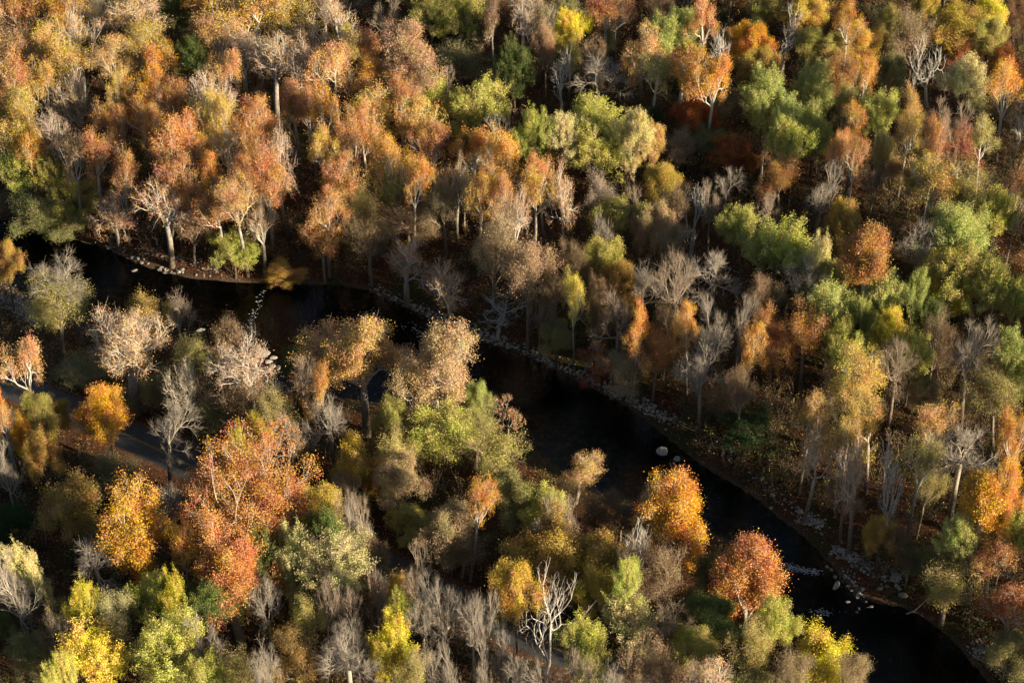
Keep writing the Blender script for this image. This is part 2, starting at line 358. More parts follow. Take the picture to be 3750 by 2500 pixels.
    bark = BARK[K['bark']]; mt = wood_mesh("trunk", trunk, bark); mb = wood_mesh("branches", segs, bark); mc = None
    if K['lv']:
        few = rng.rand(nT) < (.93 if kind != 'W' else .7)            # some twigs have already dropped their leaves
        mc = leaf_mesh("crown", T[few], K['lv'], K['sp'], K['sz'], rng, up=.15, elong=1.1, dirs=-D[few] * .6)
    return dict(H=H, R=R, ratio=ratio, V=ch / 2, meshes=(mt, mb, mc), kind=kind)

def build_tree(kind, H, R, ratio, seed, nscale=1.0, stems=1):
    """returns meshes (trunk, branches, crown) of a tree H tall, crown radius R, crown over the top `ratio` of H"""
    if 'n0' in KIND[kind]: return fork_tree(kind, H, R, ratio, seed, 1 if nscale > 1.3 else 0)
    K = KIND[kind]; rng = np.random.RandomState(seed); n = int(K['n'] * nscale)
    zb = H * (1 - ratio); V = (H - zb) / 2; zc = zb + V
    # lobes of the crown
    nl = int(K['lob'] * max(1, nscale ** .5)) + rng.randint(0, 4); d = rng.randn(nl, 3); d[:, 2] = d[:, 2] * .9 + .25; d /= np.linalg.norm(d, axis=1)[:, None]
    rad = rng.uniform(.34, .98, (nl, 1)); lc = d * rad + rng.randn(3) * .06; lr = rng.uniform(.17, .40, nl) * (1.25 - .45 * rad[:, 0])
    lr *= (11.0 / nl) ** .25 * 1.1
    if kind in 'BTPW': lr += .07
    tgt, dirs = [], []
    per = n / (lr ** 2).sum()
    for c, r_ in zip(lc, lr):
        k = max(3, int(per * r_ ** 2)); q = rng.randn(k, 3); q /= np.linalg.norm(q, axis=1)[:, None]
        q[:, 2] = np.where(rng.rand(k) < .5, np.abs(q[:, 2]), q[:, 2])
        rr = (K['sh'] + (1 - K['sh']) * rng.rand(k)) * rng.uniform(.8, 1.12, k)
        tgt.append(c + q * (rr * r_)[:, None]); dirs.append(q)
    T = np.concatenate(tgt); Dr = np.concatenate(dirs)
    esc = rng.rand(len(T)) < .12; T[esc] *= rng.uniform(1.02, 1.28, (int(esc.sum()), 1)); T += rng.randn(*T.shape) * .035
    # ellipsoid to world; crowns are a bit wider above the middle for vase habits, narrower for others
    f = 1 + (.18 if kind in 'SWBK' else -.12) * np.clip(T[:, 2], -1, 1)
    T = T * np.array([R, R, V]) * np.stack([f, f, np.ones(len(T))], 1); T[:, 2] += zc
    T[:, 2] = np.maximum(T[:, 2], zb * .7)
    trunk, segs = [], []
    topz = zb + (H - zb) * (.25 + .55 * K['ex'])
    wob = rng.randn(2) * .25
    def axis(z): 
        s = z / H; return np.array([math.sin(s * 3 + wob[0] * 5) * wob[0] * 2.2 * s, math.sin(s * 4 + wob[1] * 5) * wob[1] * 2.2 * s, z])
    nT = len(T); r_base = K['tip'] * nT ** .42 * 1.0
    if kind in 'DMT': r_base *= 1.15
    if kind == 'S': r_base *= 1.1
    # main limbs
    kk = 7 if kind != 'K' else 5; cen = T[rng.choice(nT, kk, False)]
    for _ in range(5):
        lab = ((T[:, None] - cen[None]) ** 2 * np.array([1, 1, .7])).sum(2).argmin(1)
        for i in range(kk):
            if (lab == i).any(): cen[i] = T[lab == i].mean(0)
    att = []
    for i in range(kk):
        c = cen[i]; h = math.hypot(c[0], c[1]); za = (1 - K['ex']) * (zb + .15 * V * rng.rand()) + K['ex'] * (c[2] - 1.1 * h)
        if kind in 'BP': za = zb + V * rng.uniform(.25, .75)
        att.append(float(np.clip(za, zb * .82, topz)))
    zz = sorted(set([0.0, zb * .35, zb * .7] + [round(a, 2) for a in att])); zmax = max(att)
    tot = nT; r_prev = r_base * 1.2
    for a, b_ in zip(zz[:-1], zz[1:]):
        used = sum((lab == i).sum() for i in range(kk) if att[i] <= a + .02); r_n = max(K['tip'] * max(nT - used, 4) ** .42 * 1.0, .03)
        r_n = min(r_n * (1.15 if kind in 'DMT' else 1.0), r_prev)
        (trunk if a < zb * .82 else segs).append((*axis(a), *axis(b_), r_prev, r_n)); r_prev = r_n
    def branch(p, q, r0, r1, w_):
        L = np.linalg.norm(q - p)
        if L > .5 and r0 > .03:
            mid = (p + q) / 2 + rng.randn(3) * L * w_; mid[2] -= .05 * L; rm = (r0 + r1) / 2
            segs.append((*p, *mid, r0, rm)); segs.append((*mid, *q, rm, r1))
        else: segs.append((*p, *q, r0, r1))
    def grow(p, idx, r0, depth):
        k = len(idx)
        if k == 1:
            branch(p, T[idx[0]], r0, K['tip'] * .5, K['wig']); return
        Q = T[idx]; c = Q.mean(0)
        X = Q - c
        ax = X[rng.randint(k)] + X[rng.randint(k)] * .5 if k < 8 else np.linalg.svd(X[rng.choice(k, min(k, 40), False)], full_matrices=False)[2][0] + rng.randn(3) * .25
        pr = X @ ax; s = np.quantile(pr, rng.uniform(.28, .72)); g = pr <= s
        if g.all() or not g.any(): g = np.arange(k) < k // 2
        for gi in (idx[g], idx[~g]):
            cg = T[gi].mean(0); rr = K['tip'] * len(gi) ** .42
            if len(gi) == 1: grow(p, gi, rr, depth + 1); continue
            q = p + (cg - p) * rng.uniform(.34, .52); branch(p, q, min(r0, rr * 1.12), rr, K['wig']); grow(q, gi, rr, depth + 1)
    for i in range(kk):
        idx = np.where(lab == i)[0]
        if not len(idx): continue
        p = axis(att[i]); c = cen[i]; rr = K['tip'] * len(idx) ** .42
        q = p + (c - p) * rng.uniform(.35, .5); q[2] -= .06 * np.linalg.norm(c - p)
        branch(p, q, min(rr * 1.2, r_base), rr, K['wig'] * .8); grow(q, idx, rr, 0)
    # fine twigs past every end
    if kind in 'BTWSQP':
        m_ = {'B': 4, 'T': 2, 'W': 3, 'S': 1, 'Q': 1, 'P': 1}[kind]
        ax0 = np.array([0, 0, zb]); o = T - ax0; o /= np.linalg.norm(o, axis=1)[:, None]; o[:, 2] += .12
        for _ in range(m_):
            e = T + (o + rng.randn(nT, 3) * .45) * rng.uniform(.5, 1.4, (nT, 1)) * (1.0 if kind == 'B' else .6)
            st = T - o * rng.uniform(0, .6, (nT, 1))
            segs += [(*a, *b_, K['tip'] * .45, K['tip'] * .2) for a, b_ in zip(st, e)]
    if kind == 'K':
        for _ in range(3):
            e = T + rng.randn(nT, 3) * .55; segs += [(*a, *b_, .022, .010) for a, b_ in zip(T, e)]
    bark = BARK[K['bark']]
    mt = wood_mesh("trunk", trunk, bark); mb = wood_mesh("branches", segs, bark); mc = None
    if K['lv']:
        o = T - np.array([0, 0, zb]); o /= np.linalg.norm(o, axis=1)[:, None]; o[:, 2] += .4
        mc = leaf_mesh("crown", T, K['lv'], K['sp'], K['sz'], rng, up=.15, elong=2.9 if kind == 'M' else .8, dirs=(o + Dr * .6) if kind == 'M' else o)
    return dict(H=H, R=R, ratio=ratio, V=V, meshes=(mt, mb, mc), kind=kind)

SPEC = {'S': (22, 6.0), 'Q': (25, 8.0), 'W': (24, 6.5), 'D': (17, 6.0), 'M': (19, 6.2), 'T': (17, 6.0), 'B': (18, 6.2), 'K': (17, 5.5), 'P': (14, 4.5)}
NVAR = {'S': 12, 'Q': 2, 'W': 6, 'D': 6, 'M': 6, 'T': 8, 'B': 9, 'K': 3, 'P': 1}
PROTO = {}
for k_, (H_, R_) in SPEC.items():
    PROTO[k_] = [build_tree(k_, H_, R_, ([.60, .76, .90] if k_ in 'DMTQ' else [.48, .60, .74])[i % 3], 100 + 17 * i + ord(k_)) for i in range(NVAR[k_])]

NAMES = {'S': 'sycamore_tree', 'Q': 'sycamore_tree', 'W': 'sycamore_tree', 'D': 'leafy_tree', 'M': 'maple_tree', 'T': 'twiggy_tree', 'B': 'bare_tree', 'K': 'dead_tree', 'P': 'seeding_tree'}
COLS = {
    'ru': ((.62, .29, .10), 'rust'), 'or': ((.74, .37, .07), 'orange'), 'to': ((.70, .42, .17), 'tan-orange'), 'pk': ((.58, .36, .21), 'dusky pink'),
    'go': ((.66, .45, .11), 'gold'), 'ye': ((.76, .62, .11), 'bright yellow'), 'li': ((.50, .53, .17), 'lime-green'), 'yl': ((.58, .55, .15), 'yellow-green'),
    'gr': ((.16, .20, .06), 'green'), 'dg': ((.055, .09, .03), 'dark green'), 'ol': ((.29, .27, .11), 'olive'), 'og': ((.48, .41, .13), 'olive-gold'),
    'br': ((.25, .16, .085), 'brown'), 'bt': ((.44, .33, .18), 'tan-brown'), 'rd': ((.42, .13, .05), 'dark red'), 'pa': ((.70, .63, .30), 'pale yellow'),
    'ps': ((.66, .43, .25), 'pale salmon'), 'gy': ((.42, .40, .36), 'grey'), 'wh': ((.6, .55, .5), 'white'), 'tn': ((.45, .38, .3), 'tan'), 'gb': ((.52, .33, .10), 'gold-brown'),
}
FORM = {'S': 'sycamore with pale limbs', 'Q': 'full sycamore', 'W': 'half-bare sycamore with white limbs', 'D': 'dense round tree', 'M': 'clumpy maple', 'T': 'thin twiggy tree',
        'B': 'bare tree', 'K': 'dead tree with crooked limbs', 'P': 'bare tree hung with seed clusters'}
CATALOG = """
30 65 140 160 S to
110 40 120 130 S ru
228 40 170 170 S or
260 125 150 150 W to
320 30 110 120 T tn
490 40 210 170 W to @the white-limbed crown on the top edge|wide half-bare tree with bright white limbs, cut by the top edge
368 85 55 110 B tn
565 150 180 180 S go @the dense gold-orange sycamore|dense gold-orange crown standing over the pale grove, by the shaded green tree
640 45 90 150 M gr
700 215 150 160 M gr @the shaded green tree|shaded green tree sunk among the orange sycamores
785 35 160 150 S or
930 50 230 180 S go
35 190 130 140 S to
150 150 110 120 S go
140 225 100 120 S go
275 215 170 120 S go
410 210 120 170 S to @the tall tan column tree|tall tan-orange column crown with a gold-lit top in the grove
565 240 150 130 S or
800 130 130 130 S to
890 190 120 160 W to
1000 240 170 230 W to @the pale fan-branched tree|tall pale fan of whitish branches with a thin tan haze of leaves
55 290 130 130 S ru
170 290 110 120 S go
280 315 140 110 W to
555 310 120 120 S or
420 320 80 120 S go
735 335 160 120 W pk @the pink white-branched tree|pinkish half-bare crown with crooked white branches in the grove
815 250 110 120 S to
40 370 120 120 S go
80 440 120 130 S go @the gold crown by the left edge|bright gold crown near the frame edge above the river
295 400 140 150 B tn @the grey fan in the grove|bare grey-tan fan standing inside the orange grove
170 490 140 140 W pk @the pink-limbed bare sycamore|pinkish nearly bare sycamore with bright limbs over the bank
520 385 120 140 S or
610 350 100 120 S ru
420 440 100 120 S ru
760 410 120 130 S go
850 420 90 130 S go
950 400 120 130 S ru
665 470 140 120 S ru
555 470 130 140 S ru @the twin white trunks|rust sycamore on twin white trunks in mid grove
35 520 120 120 S go
90 520 110 110 S or
765 530 100 120 S go
835 520 90 130 W to
945 520 130 140 S ru
80 620 150 160 M yl @the yellow clumps above the bend|yellow-green clumpy crown at the river bend by the frame edge
190 620 110 110 M og
150 760 230 180 D ol 11 @the dark olive bank tree|wide dark olive bush-like tree leaning over the shadowed bend
260 710 140 200 D og
240 810 170 110 D ol 8
30 760 130 150 T br 9
350 600 160 200 S ru @the bright rust sycamore at the bend|bright rust sycamore with a white trunk at the river bend
435 625 100 130 S ru
262 570 100 110 S br
590 640 140 140 S ru
600 730 150 130 W ru
770 610 100 130 S or @the small orange crown in mid grove|orange-gold crown in mid grove above the bank
935 600 150 160 S ru
420 790 140 150 W ru
800 770 130 160 S ru
880 730 120 130 S to
958 860 160 210 W to @the bare white sycamore|almost bare white sycamore with spread limbs above the lime tree
690 790 130 140 T br
865 640 90 120 S ru
1050 75 190 180 S go
1205 105 190 180 W to @the V-branched sycamore|tan sycamore whose white limbs open in a V against the dark clearing
1270 150 90 130 D og
1418 60 110 170 B tn @the upright bare tree|upright bare grey-tan tree standing dark-backed near the top edge
1180 10 120 80 B tn
1345 185 130 140 S ru
1505 205 220 200 Q pk @the broad salmon sycamore|broad salmon-pink sycamore crown at the edge of the dark clearing
1115 235 110 160 W pk
1230 270 140 160 S to
1370 275 120 130 S or
1470 330 100 110 S ru
1355 375 160 130 S go @the rounded gold crown|rounded gold-orange crown with white branches in the grove
1575 380 150 210 D yl @the pale lime round tree|pale lime dense tree, the softer of the lime pair above the grove
1745 390 200 220 M yl @the bright yellow-green maple|bright yellow-green clumpy maple, the larger of the pair facing the clearing
1625 290 70 90 B tn
1690 215 200 140 T ol 11
1885 270 130 240 M gr @the green maple in the clearing|green maple with yellow-lit top standing in the dark clearing
1200 380 100 130 S or
1085 360 120 130 S ru
1140 400 80 120 S ru
1500 470 150 160 S go @the gold white-trunked sycamore|gold sycamore on a tall white trunk below the lime pair
1190 530 100 130 S go
1265 490 110 130 S ru
1340 470 100 130 S ru
1030 550 130 150 W pk
1600 530 120 130 S ru
1735 560 120 160 S or
1805 520 180 140 B gy @the bare grey spray|bare grey spray of branches behind the rust crowns at the clearing
1855 585 150 170 S or @the orange sycamore at the clearing|orange-rust sycamore with pale trunk jutting into the dark clearing
1430 560 110 130 S or
975 665 120 140 S ru
1195 660 130 160 S ru @the rust sycamore with white limbs|rust sycamore with long white limbs in the lower grove
1300 760 130 160 T og
1425 690 140 150 T og @the olive-tan tree on the bank slope|olive-tan thin crown with pale trunk on the bank slope
1670 640 100 130 W to
1755 740 110 220 S or @the narrow orange tree|narrow upright orange crown above the far bank
1855 740 110 160 S ru
1190 770 120 150 S ru
1630 750 120 150 T bt
1505 650 90 120 S or
1505 800 160 130 T br 12
1575 30 150 120 M og @the olive-gold crown on the top edge|olive-gold dense crown cut by the top edge beside the dark gap
1680 35 130 120 M yl
1670 130 180 120 D dg 9
1805 45 80 110 S br
1895 40 120 160 W pk @the white tree on the top edge|white-branched nearly bare tree with pink leaves, cut by the top edge
1260 30 130 90 B tn 10
1975 65 100 120 S bt
2085 115 130 140 M ye @the small bright yellow tree|small bright yellow clumpy tree alone among dark crowns
2085 200 70 90 T yl
2000 160 70 120 T pk
2060 285 120 170 K gy @the snaggy grey tree|snaggy grey leafless tree standing beside the oval bare tree
2195 290 175 190 B wh @the oval bare grey tree|oval bare pale grey tree with full fan of twigs over dark shade
2190 195 80 90 T pk
2215 15 140 80 S ru
2260 55 90 80 P pk
2440 115 120 140 M li
2515 115 140 150 M li @the lime-green domes|lime-green dome crown, larger of the touching pair under the top edge
2350 185 120 210 S to
2490 250 160 170 S or @the orange clump over a white trunk|orange clumped crown over a white trunk in the upper forest
2600 270 120 140 S or
2395 290 110 150 S og
2620 350 160 150 D bt 15 
2540 420 150 150 D rd 13 @the shaded red crown|shaded red-orange crown below the orange clumps
2665 200 90 150 K wh @the thin white snag|thin white crooked snag between orange crowns in the upper forest
2750 150 120 140 D or @the lobed orange tree|lobed light orange tree with cloud-like clumps, upper forest
2780 230 120 120 D gb
2605 35 90 100 S ru
2425 20 100 70 T br 12
1975 460 110 120 M yl
2190 480 290 250 M yl @the broad yellow-lime spreading tree|broad yellow-lime spreading tree, widest crown below the oval bare tree
2060 470 120 110 M pa
2330 480 120 130 M pa
2382 500 100 120 D to @the small light orange tree|small light orange tree in shade right of the spreading tree
2370 430 100 90 D dg 9
2480 540 140 100 T bt 9
2695 565 160 150 D rd 12 @the dark red-brown tree|dark red-brown round crown in deep shade
2430 665 120 130 D go @the rounded golden tree|rounded golden yellow tree above the olive dome
2275 785 160 150 D og @the olive-gold dome|smooth olive-gold dome crown on the slope
2335 740 110 110 B tn
2405 800 120 130 D bt
2450 745 110 110 T br
2003 640 90 110 S ru
1955 720 120 200 S go @the gold sycamore at the grove edge|gold sycamore with white trunk at the grove edge
2075 710 120 200 W ru @the salmon sycamore at the grove edge|salmon sycamore with white fan of limbs at the grove edge
2220 700 90 110 T tn
2540 770 110 150 K wh @the broken-topped white tree|bare white tree with broken branch tips in the mid forest
2605 740 80 120 B tn
2695 800 120 120 M yl
2665 680 100 110 B gy 12
2810 750 90 120 B tn
2205 835 80 110 B wh
2570 490 150 110 D ol 9
2190 125 130 120 D ol 10
2075 30 120 80 D ol 10
2640 130 80 100 D gb 10
2820 15 130 100 D og
2960 35 140 120 D go
2870 125 170 170 K wh @the wide dead snag|wide dead snag with whitish curled branches, upper forest
2975 165 110 120 D og
3055 165 100 110 D og
3105 55 110 120 S or
3145 150 130 190 D go @the tall golden tree|tall golden yellow tree in the upper forest
3240 120 100 160 D og
3255 245 100 120 D ol
3070 260 150 140 T ru @the rusty haze tree|rust-tan hazy crown between the lime and golden trees
3165 300 80 140 S or
3350 140 150 190 T bt @the beige hazy tree|beige thin-twigged hazy tree beside a white snag
3415 235 130 170 K wh @the spreading white snag|spreading white leafless snag below the beige hazy tree
3505 90 180 170 D go @the lobed gold tree|broad lobed gold tree near the top edge
3390 30 100 110 D go
3620 45 110 130 D ye
3625 140 110 150 D og
3720 60 90 120 D br 11
3535 300 160 150 M pa @the pale yellow tree|pale yellow tree alone over dark red shade
3695 320 120 140 S or @the orange tree on a thin trunk|orange tree with gold top on a thin bare trunk near the frame edge
2800 370 160 230 M li @the lime-green maple mass|tall lime-green maple, western half of the big green mass
2985 340 130 220 M li
2985 480 120 190 M li
2895 540 160 180 M yl @the yellow-green foot of the maples|yellow-green lower crown under the lime maple mass
2890 440 110 150 M li
3105 370 80 120 T og
3125 460 100 130 S or @the orange tree beside the maples|orange-rust tree tucked beside the lime maple mass
3130 560 80 80 S ru
3080 520 70 100 S ru
3225 390 140 130 M yl @the mid yellow-lime tree|yellow-lime tree between orange crowns, upper forest
3235 530 60 110 M pa
3320 480 100 130 S go
3365 385 90 110 S gb
3430 430 110 120 B tn
3520 430 130 120 B tn @the fanned bare pair|bare tan fan branches below the pale yellow tree
3425 505 80 110 S ru
3515 550 120 170 S rd @the red-orange tree|red-orange tree, the reddest crown in the upper forest
3610 530 110 200 S og @the tall olive-gold tree|tall olive-gold crown beside the red-orange tree
3275 590 130 100 T gb 12
3400 590 130 100 D ol
3410 670 140 160 S go
3550 700 170 150 T og @the olive haze tree|olive haze crown above the lime crowns near the frame edge
3650 755 140 150 M yl
3525 800 180 140 M li @the pale lime crown|pale lime wide crown below the olive haze
2870 660 130 160 T ru
2995 700 140 170 B wh @the white bare fan tree|white bare tree fanning wide above the gold-brown tree
3085 790 120 120 D gb @the gold-brown round tree|gold-brown round tree below the white bare fan
3195 680 100 140 B tn 12
3730 700 90 150 S ru
3525 210 120 110 D rd 9
3680 240 110 130 D rd 9
3740 420 80 120 K wh
2850 900 200 190 M yl @the airy yellow-lime tree|airy yellow-lime tree with open layered clumps in mid forest
2985 915 90 110 M pa
2965 1015 130 140 B gy @the fine grey bare tree|fine-twigged grey bare tree in the mid forest shade
3075 1000 110 110 D og
3232 930 150 150 Q ru @the rust-orange round tree|rust-orange round leafy sycamore over dark shade
3360 850 150 110 B gy
3500 870 170 180 M li
3500 965 170 140 M og
3450 1030 220 220 D ye @the big round yellow tree|big round soft yellow tree, the widest yellow crown of the forest
3240 1040 170 120 M li @the shaded lime crown|lime-green crown half in shade below the rust-orange tree
3345 1040 90 100 M li
3400 1130 90 100 M gr
3045 1120 180 160 M li @the bright lime crown|bright lime crown heading the yellow chain of trees
3085 1200 110 100 M yl
3120 1300 100 140 M yl
3260 1190 120 130 M ye @the small clumpy yellow tree|small clumpy yellow tree over dark shade in the lower forest
3170 1140 60 80 M li
3350 1255 130 110 M yl
3645 1085 190 220 M yl @the large lime tree by the edge|large lime and yellow tree along the frame edge
3715 1310 140 300 M li
3730 1050 70 100 M yl
3568 1290 165 190 B wh 22 @the tall-trunked bare tree|round bare grey tree on a long visible trunk
3430 1230 140 160 T br
3395 1415 110 90 D bt 11
2840 1235 140 200 T ru @the rusty haze by the slope|rust-brown hazy tree on a straight dark trunk
2950 1245 170 190 T ru @the dusky thick-trunked tree|dusky rust tree with thick leaning trunk over leaf litter
2740 1265 100 150 S or @the slim orange tree|slim upright orange tree beside the bare grey crowns
3170 1370 180 150 S go @the gold-tan forked tree|gold-tan tree with pale forked branches on the slope
3290 1320 140 120 B tn
3215 1490 130 110 S go
3120 1510 120 150 S go
3130 1590 110 110 S gb
2960 1520 100 190 S gb
2975 1625 130 110 W ru
3020 1450 120 140 T br
3390 1550 110 140 S to
3370 1660 100 140 S og
3530 1640 220 190 B wh 22 @the broad bare grey crown|broad bare grey crown, two-domed, above the vivid orange twin
3670 1460 170 190 T og @the pale olive tree by the edge|pale olive tree near the frame edge
3725 1590 90 160 S or
2805 1060 110 100 T br
3120 855 140 110 D gb 13
2220 950 140 160 D og
2265 1010 140 130 D gb @the golden slope tree|gold-orange crown on the slope below the olive dome
2410 880 120 140 T bt
2110 1080 80 120 S ye @the small bright gold tree on the slope|small bright gold tree with a pale thin trunk on the bank slope
2075 960 100 140 T br
1935 1000 180 200 T pk 26 @the dusky pink twin-trunk tree|tall dusky pink hazy tree on twin white trunks above the riprap
1800 890 150 220 T bt 26
1870 760 90 140 W ru
2360 1060 120 170 B gy
2480 1050 170 200 B tn 24 @the brown-grey fan on a long trunk|brown-grey bare fan on a long thin trunk
2625 990 220 200 B wh @the wide bare tan tree|wide bare tan-white tree, the broadest bare crown of the mid forest
2625 1165 120 130 B wh
2710 1140 90 110 B gy
2535 1155 70 90 S or
2270 1130 140 130 B tn
2328 1190 100 120 S or 22 @the crooked white sycamore|orange-topped sycamore on a crooked bright white trunk
2560 1270 140 140 B wh
2580 1370 170 150 B wh @the low bare grey sprays|bare grey sprays arching low above the bank
2730 1420 100 120 T br
2040 1240 130 120 D ol 10
2120 1320 110 140 S rd 12 @the red tree over the water|red tree leaning out over the dark water from the rocky bank
2310 1350 170 120 T bt 10
2400 1290 130 130 T ru
2440 1190 120 130 T br
2750 1550 170 150 D dg 9
2655 1460 140 130 T br 10
2030 1070 100 130 T br
1975 1130 90 130 B tn
2815 1085 100 90 T ol
2190 1090 80 120 T pk
2180 1170 110 120 T br
1820 1170 170 80 K wh 8 @the arching white limb tree|low white tree whose limb arches over the rocky bank
1040 1000 120 170 D gb @the gold-brown tree over the water|gold-brown round tree hanging over the river bend
856 950 190 200 M yl @the lime tree over the river|bright lime tree leaning over the river from the far bank
1180 895 140 150 T ru
1355 890 150 150 T br
1485 955 190 140 W ru 14 @the low rusty tree on the bank|low spreading rust tree with white limbs on the far bank
1650 1060 170 200 W ru 17 @the leaning white-limbed tree|rust tree with drooping white limbs leaning over the far bank
1327 1300 345 300 Q to 25 @the great white-limbed bank sycamore|great spreading sycamore with white limbs and thin tan-orange leaves at the near bank
1615 1375 250 320 Q ps 26 @the tall orange bank sycamore|tall full orange sycamore standing at the near bank
1170 1395 80 130 S or
1750 1450 75 140 D li @the narrow green tree|narrow green tree beside the tall orange bank sycamore
1855 1510 130 110 P pk @the seed-cluster tree|bare tree hung with pale seed clusters by the gravel bar
1213 1505 170 160 B wh @the bare tan vase tree|bare tan vase-shaped tree in front of the great bank sycamore
1165 1280 90 150 B tn
1077 1330 90 130 D gr
1110 1380 90 130 B tn
1425 1515 120 130 D og @the soft olive-yellow tree|soft olive-yellow tree between the two bank sycamores
1610 1590 240 210 D yl @the wide lime bush tree|wide lime-olive crown under the tall orange bank sycamore
1735 1560 140 130 T og
1800 1650 190 170 T og @the pale olive-tan bank tree|pale olive-tan crown at the shore by the gravel bar
1307 1690 190 240 D go @the golden rounded tree|golden rounded tree with cloud-like clumps below the bare vase tree
955 1590 110 140 M ye @the bright yellow tree behind the rust giant|bright yellow tree rising behind the huge rust sycamore
857 1610 60 100 M ye
1030 1500 120 140 T og
1070 1590 120 150 B tn
1475 1650 150 160 T og
20 960 100 160 D gb @the gold tree at the left shore|gold-tan tree on the near shore, cut by the frame edge
200 1125 215 215 T og @the hazy olive bank tree|hazy olive-yellow round tree on the near bank by lit gravel
260 1020 200 100 B wh @the white-twigged crown over the water|bare crown with white twigs reaching over the shallows
520 1120 140 120 T go
645 1160 130 160 B tn @the bare tan shore tree|bare tan tree standing against the dark river
460 1280 270 250 W to 22 @the sprawling white-limbed sycamore|sprawling near-bank sycamore with contorted white limbs and sparse leaves
715 1300 140 170 T og @the olive-yellow hazy shore tree|olive-yellow hazy tree at the shore beside the sprawling sycamore
824 1240 130 130 T pk
890 1380 200 200 W pk 22 @the pinkish sycamore by the boulders|pinkish thin sycamore beside the sunlit boulders
690 1420 160 190 W bt 22 @the long-trunked brown tree|thin brown tree on a long leaning trunk above the road
92 1320 130 150 S to @the tan tree over the road|tan-orange tree with bare twigs standing over the road's far end
120 1475 110 100 D og
180 1500 110 110 D gb 12
80 1560 90 100 D or
145 1615 110 110 D gb
390 1530 170 210 D or @the orange-gold tree by the road|orange and gold mixed tree hiding the road's middle
590 1540 160 130 B wh @the small white bare tree by the road|small white bare tree with a yellow core beside the road
460 1460 110 140 T ol 10
325 1370 170 150 T ol 9
5 1470 80 150 S or
15 1570 90 150 B wh
880 1460 180 150 T br
760 1540 150 160 T ol 10
545 1440 120 120 T ol 9
15 1700 100 160 B wh
245 1870 230 210 D gb @the gold-brown hazy tree|gold-brown round hazy tree in the shaded lower woods
515 1950 220 290 Q or @the orange white-limbed sycamore|upright orange sycamore with white limbs, smaller than the rust giant
640 1840 130 180 B gy @the olive-grey bare tree|olive-grey bare tree between two orange sycamores
880 1810 400 360 Q ru 26 @the huge rust sycamore|huge rust-orange sycamore, the widest crown in the lower woods
860 2120 260 350 Q ru 23 @the lower rust sycamore|rust sycamore with bright white fork, in front of the huge one
65 2130 195 280 B wh 24 @the tall bare white tree|tall bare white tree with forked trunk at the lower frame edge
325 2040 200 180 B wh @the bare white fan tree|bare white fan tree below the gold-brown hazy tree
170 2060 110 150 M pa @the leaning pale yellow tree|slim leaning pale yellow tree between two bare white trees
675 1985 100 130 S or
305 2180 110 100 M ye
380 2225 120 90 T pa
545 2160 140 120 M yl @the yellow-lime crown in the lower woods|yellow-lime clumpy crown below the orange white-limbed sycamore
640 2150 100 120 M ye
740 2190 170 160 M gr @the green crown beside the rust sycamore|green dense crown behind the lower rust sycamore
960 2000 150 160 M gr 
360 2400 220 230 M ye @the yellow maple at the bottom edge|bright yellow maple at the bottom edge, left of its twin
610 2390 240 240 M yl @the lime-yellow maple at the bottom edge|lime-yellow maple at the bottom edge, larger of the two
240 2430 100 110 M yl
750 2450 160 120 M yl
245 2250 110 120 T og
180 2290 100 130 B tn
750 2320 120 140 B wh
970 2220 100 150 B wh @the slender bare white tree|slender bare white tree on a thin straight trunk
110 2400 160 160 D ol 11
190 2490 100 80 M yl
15 2290 80 120 D gr 9
460 2190 90 90 D gr 10
880 2430 140 120 T og
925 2480 120 100 B wh
420 2320 110 120 T bt
35 1900 130 160 D dg 9
435 1730 170 150 T ol 9
1175 1830 170 140 D go @the gold clumped tree|gold-yellow clumped tree right beside the huge rust sycamore
1270 1790 120 130 B pk
1335 1840 120 130 B tn
1290 1900 120 120 B wh
1180 1920 140 130 M gr
1465 1750 170 180 D bt @the tan-olive heavy crown|tan-olive heavy crown on a dark trunk in mid woods
1505 1920 140 150 D og
1650 1930 180 200 D bt @the tan dome|tan-olive dome crown in the middle woods
1717 1835 100 120 S or @the little orange tree|little orange tree behind the tan dome
1055 1985 130 120 M pa
1213 2060 240 230 M pa 19 @the vase-shaped pale tree|vase-shaped pale yellow-tan tree on a tall dark trunk
1395 2010 80 110 T br
1530 2040 120 130 B tn
1690 2030 150 120 T bt 10
1473 2150 110 110 D gb
1460 2210 90 110 M yl
1425 2310 150 150 M ye @the yellow tree among bare trunks|yellow tree among the slender bare trunks
1370 2150 90 140 B tn
1625 2170 170 140 B wh 22 @the bare fan by the road|bare grey fan on a long trunk next to the road
1530 2290 110 220 B wh 20
1730 2270 110 150 B wh 20
1775 2240 90 120 B wh 18
1835 2390 120 150 B wh
1075 2380 160 170 T gb
1270 2330 120 140 B wh
1290 2430 200 150 B wh @the wide pale twigs at the bottom edge|wide pale bare crown at the bottom edge
1560 2430 120 150 B wh 18
1680 2430 90 130 B wh 18
1275 2230 100 130 B tn
1490 2460 110 110 T og
1775 2430 80 120 B wh 18
1125 2240 120 120 T yl
955 2420 90 130 B wh
1190 2200 90 150 B tn
1870 1790 170 150 D ol @the dark olive shore tree|dark olive crown flecked with lime near the gravel bar
2110 1740 145 120 S to 9 @the small tan-orange tree on the gravel bar|small tan-orange tree standing alone beside the gravel bar
1990 1830 140 130 M yl
2010 2020 350 300 D gb 16 @the wide gold dome tree|wide gold-tan dome tree, broadest crown behind the white snag
1895 2110 130 150 D go
2165 2140 170 200 D go
2210 2030 180 160 D gb
2020 1900 140 120 B wh
2080 1900 110 110 B tn
2165 1880 120 130 T br 11
2275 1890 130 130 T br 11
2295 2120 110 150 M yl
2310 2250 200 200 M pa @the pale yellow-lime crown|pale yellow-lime crown right of the white snag
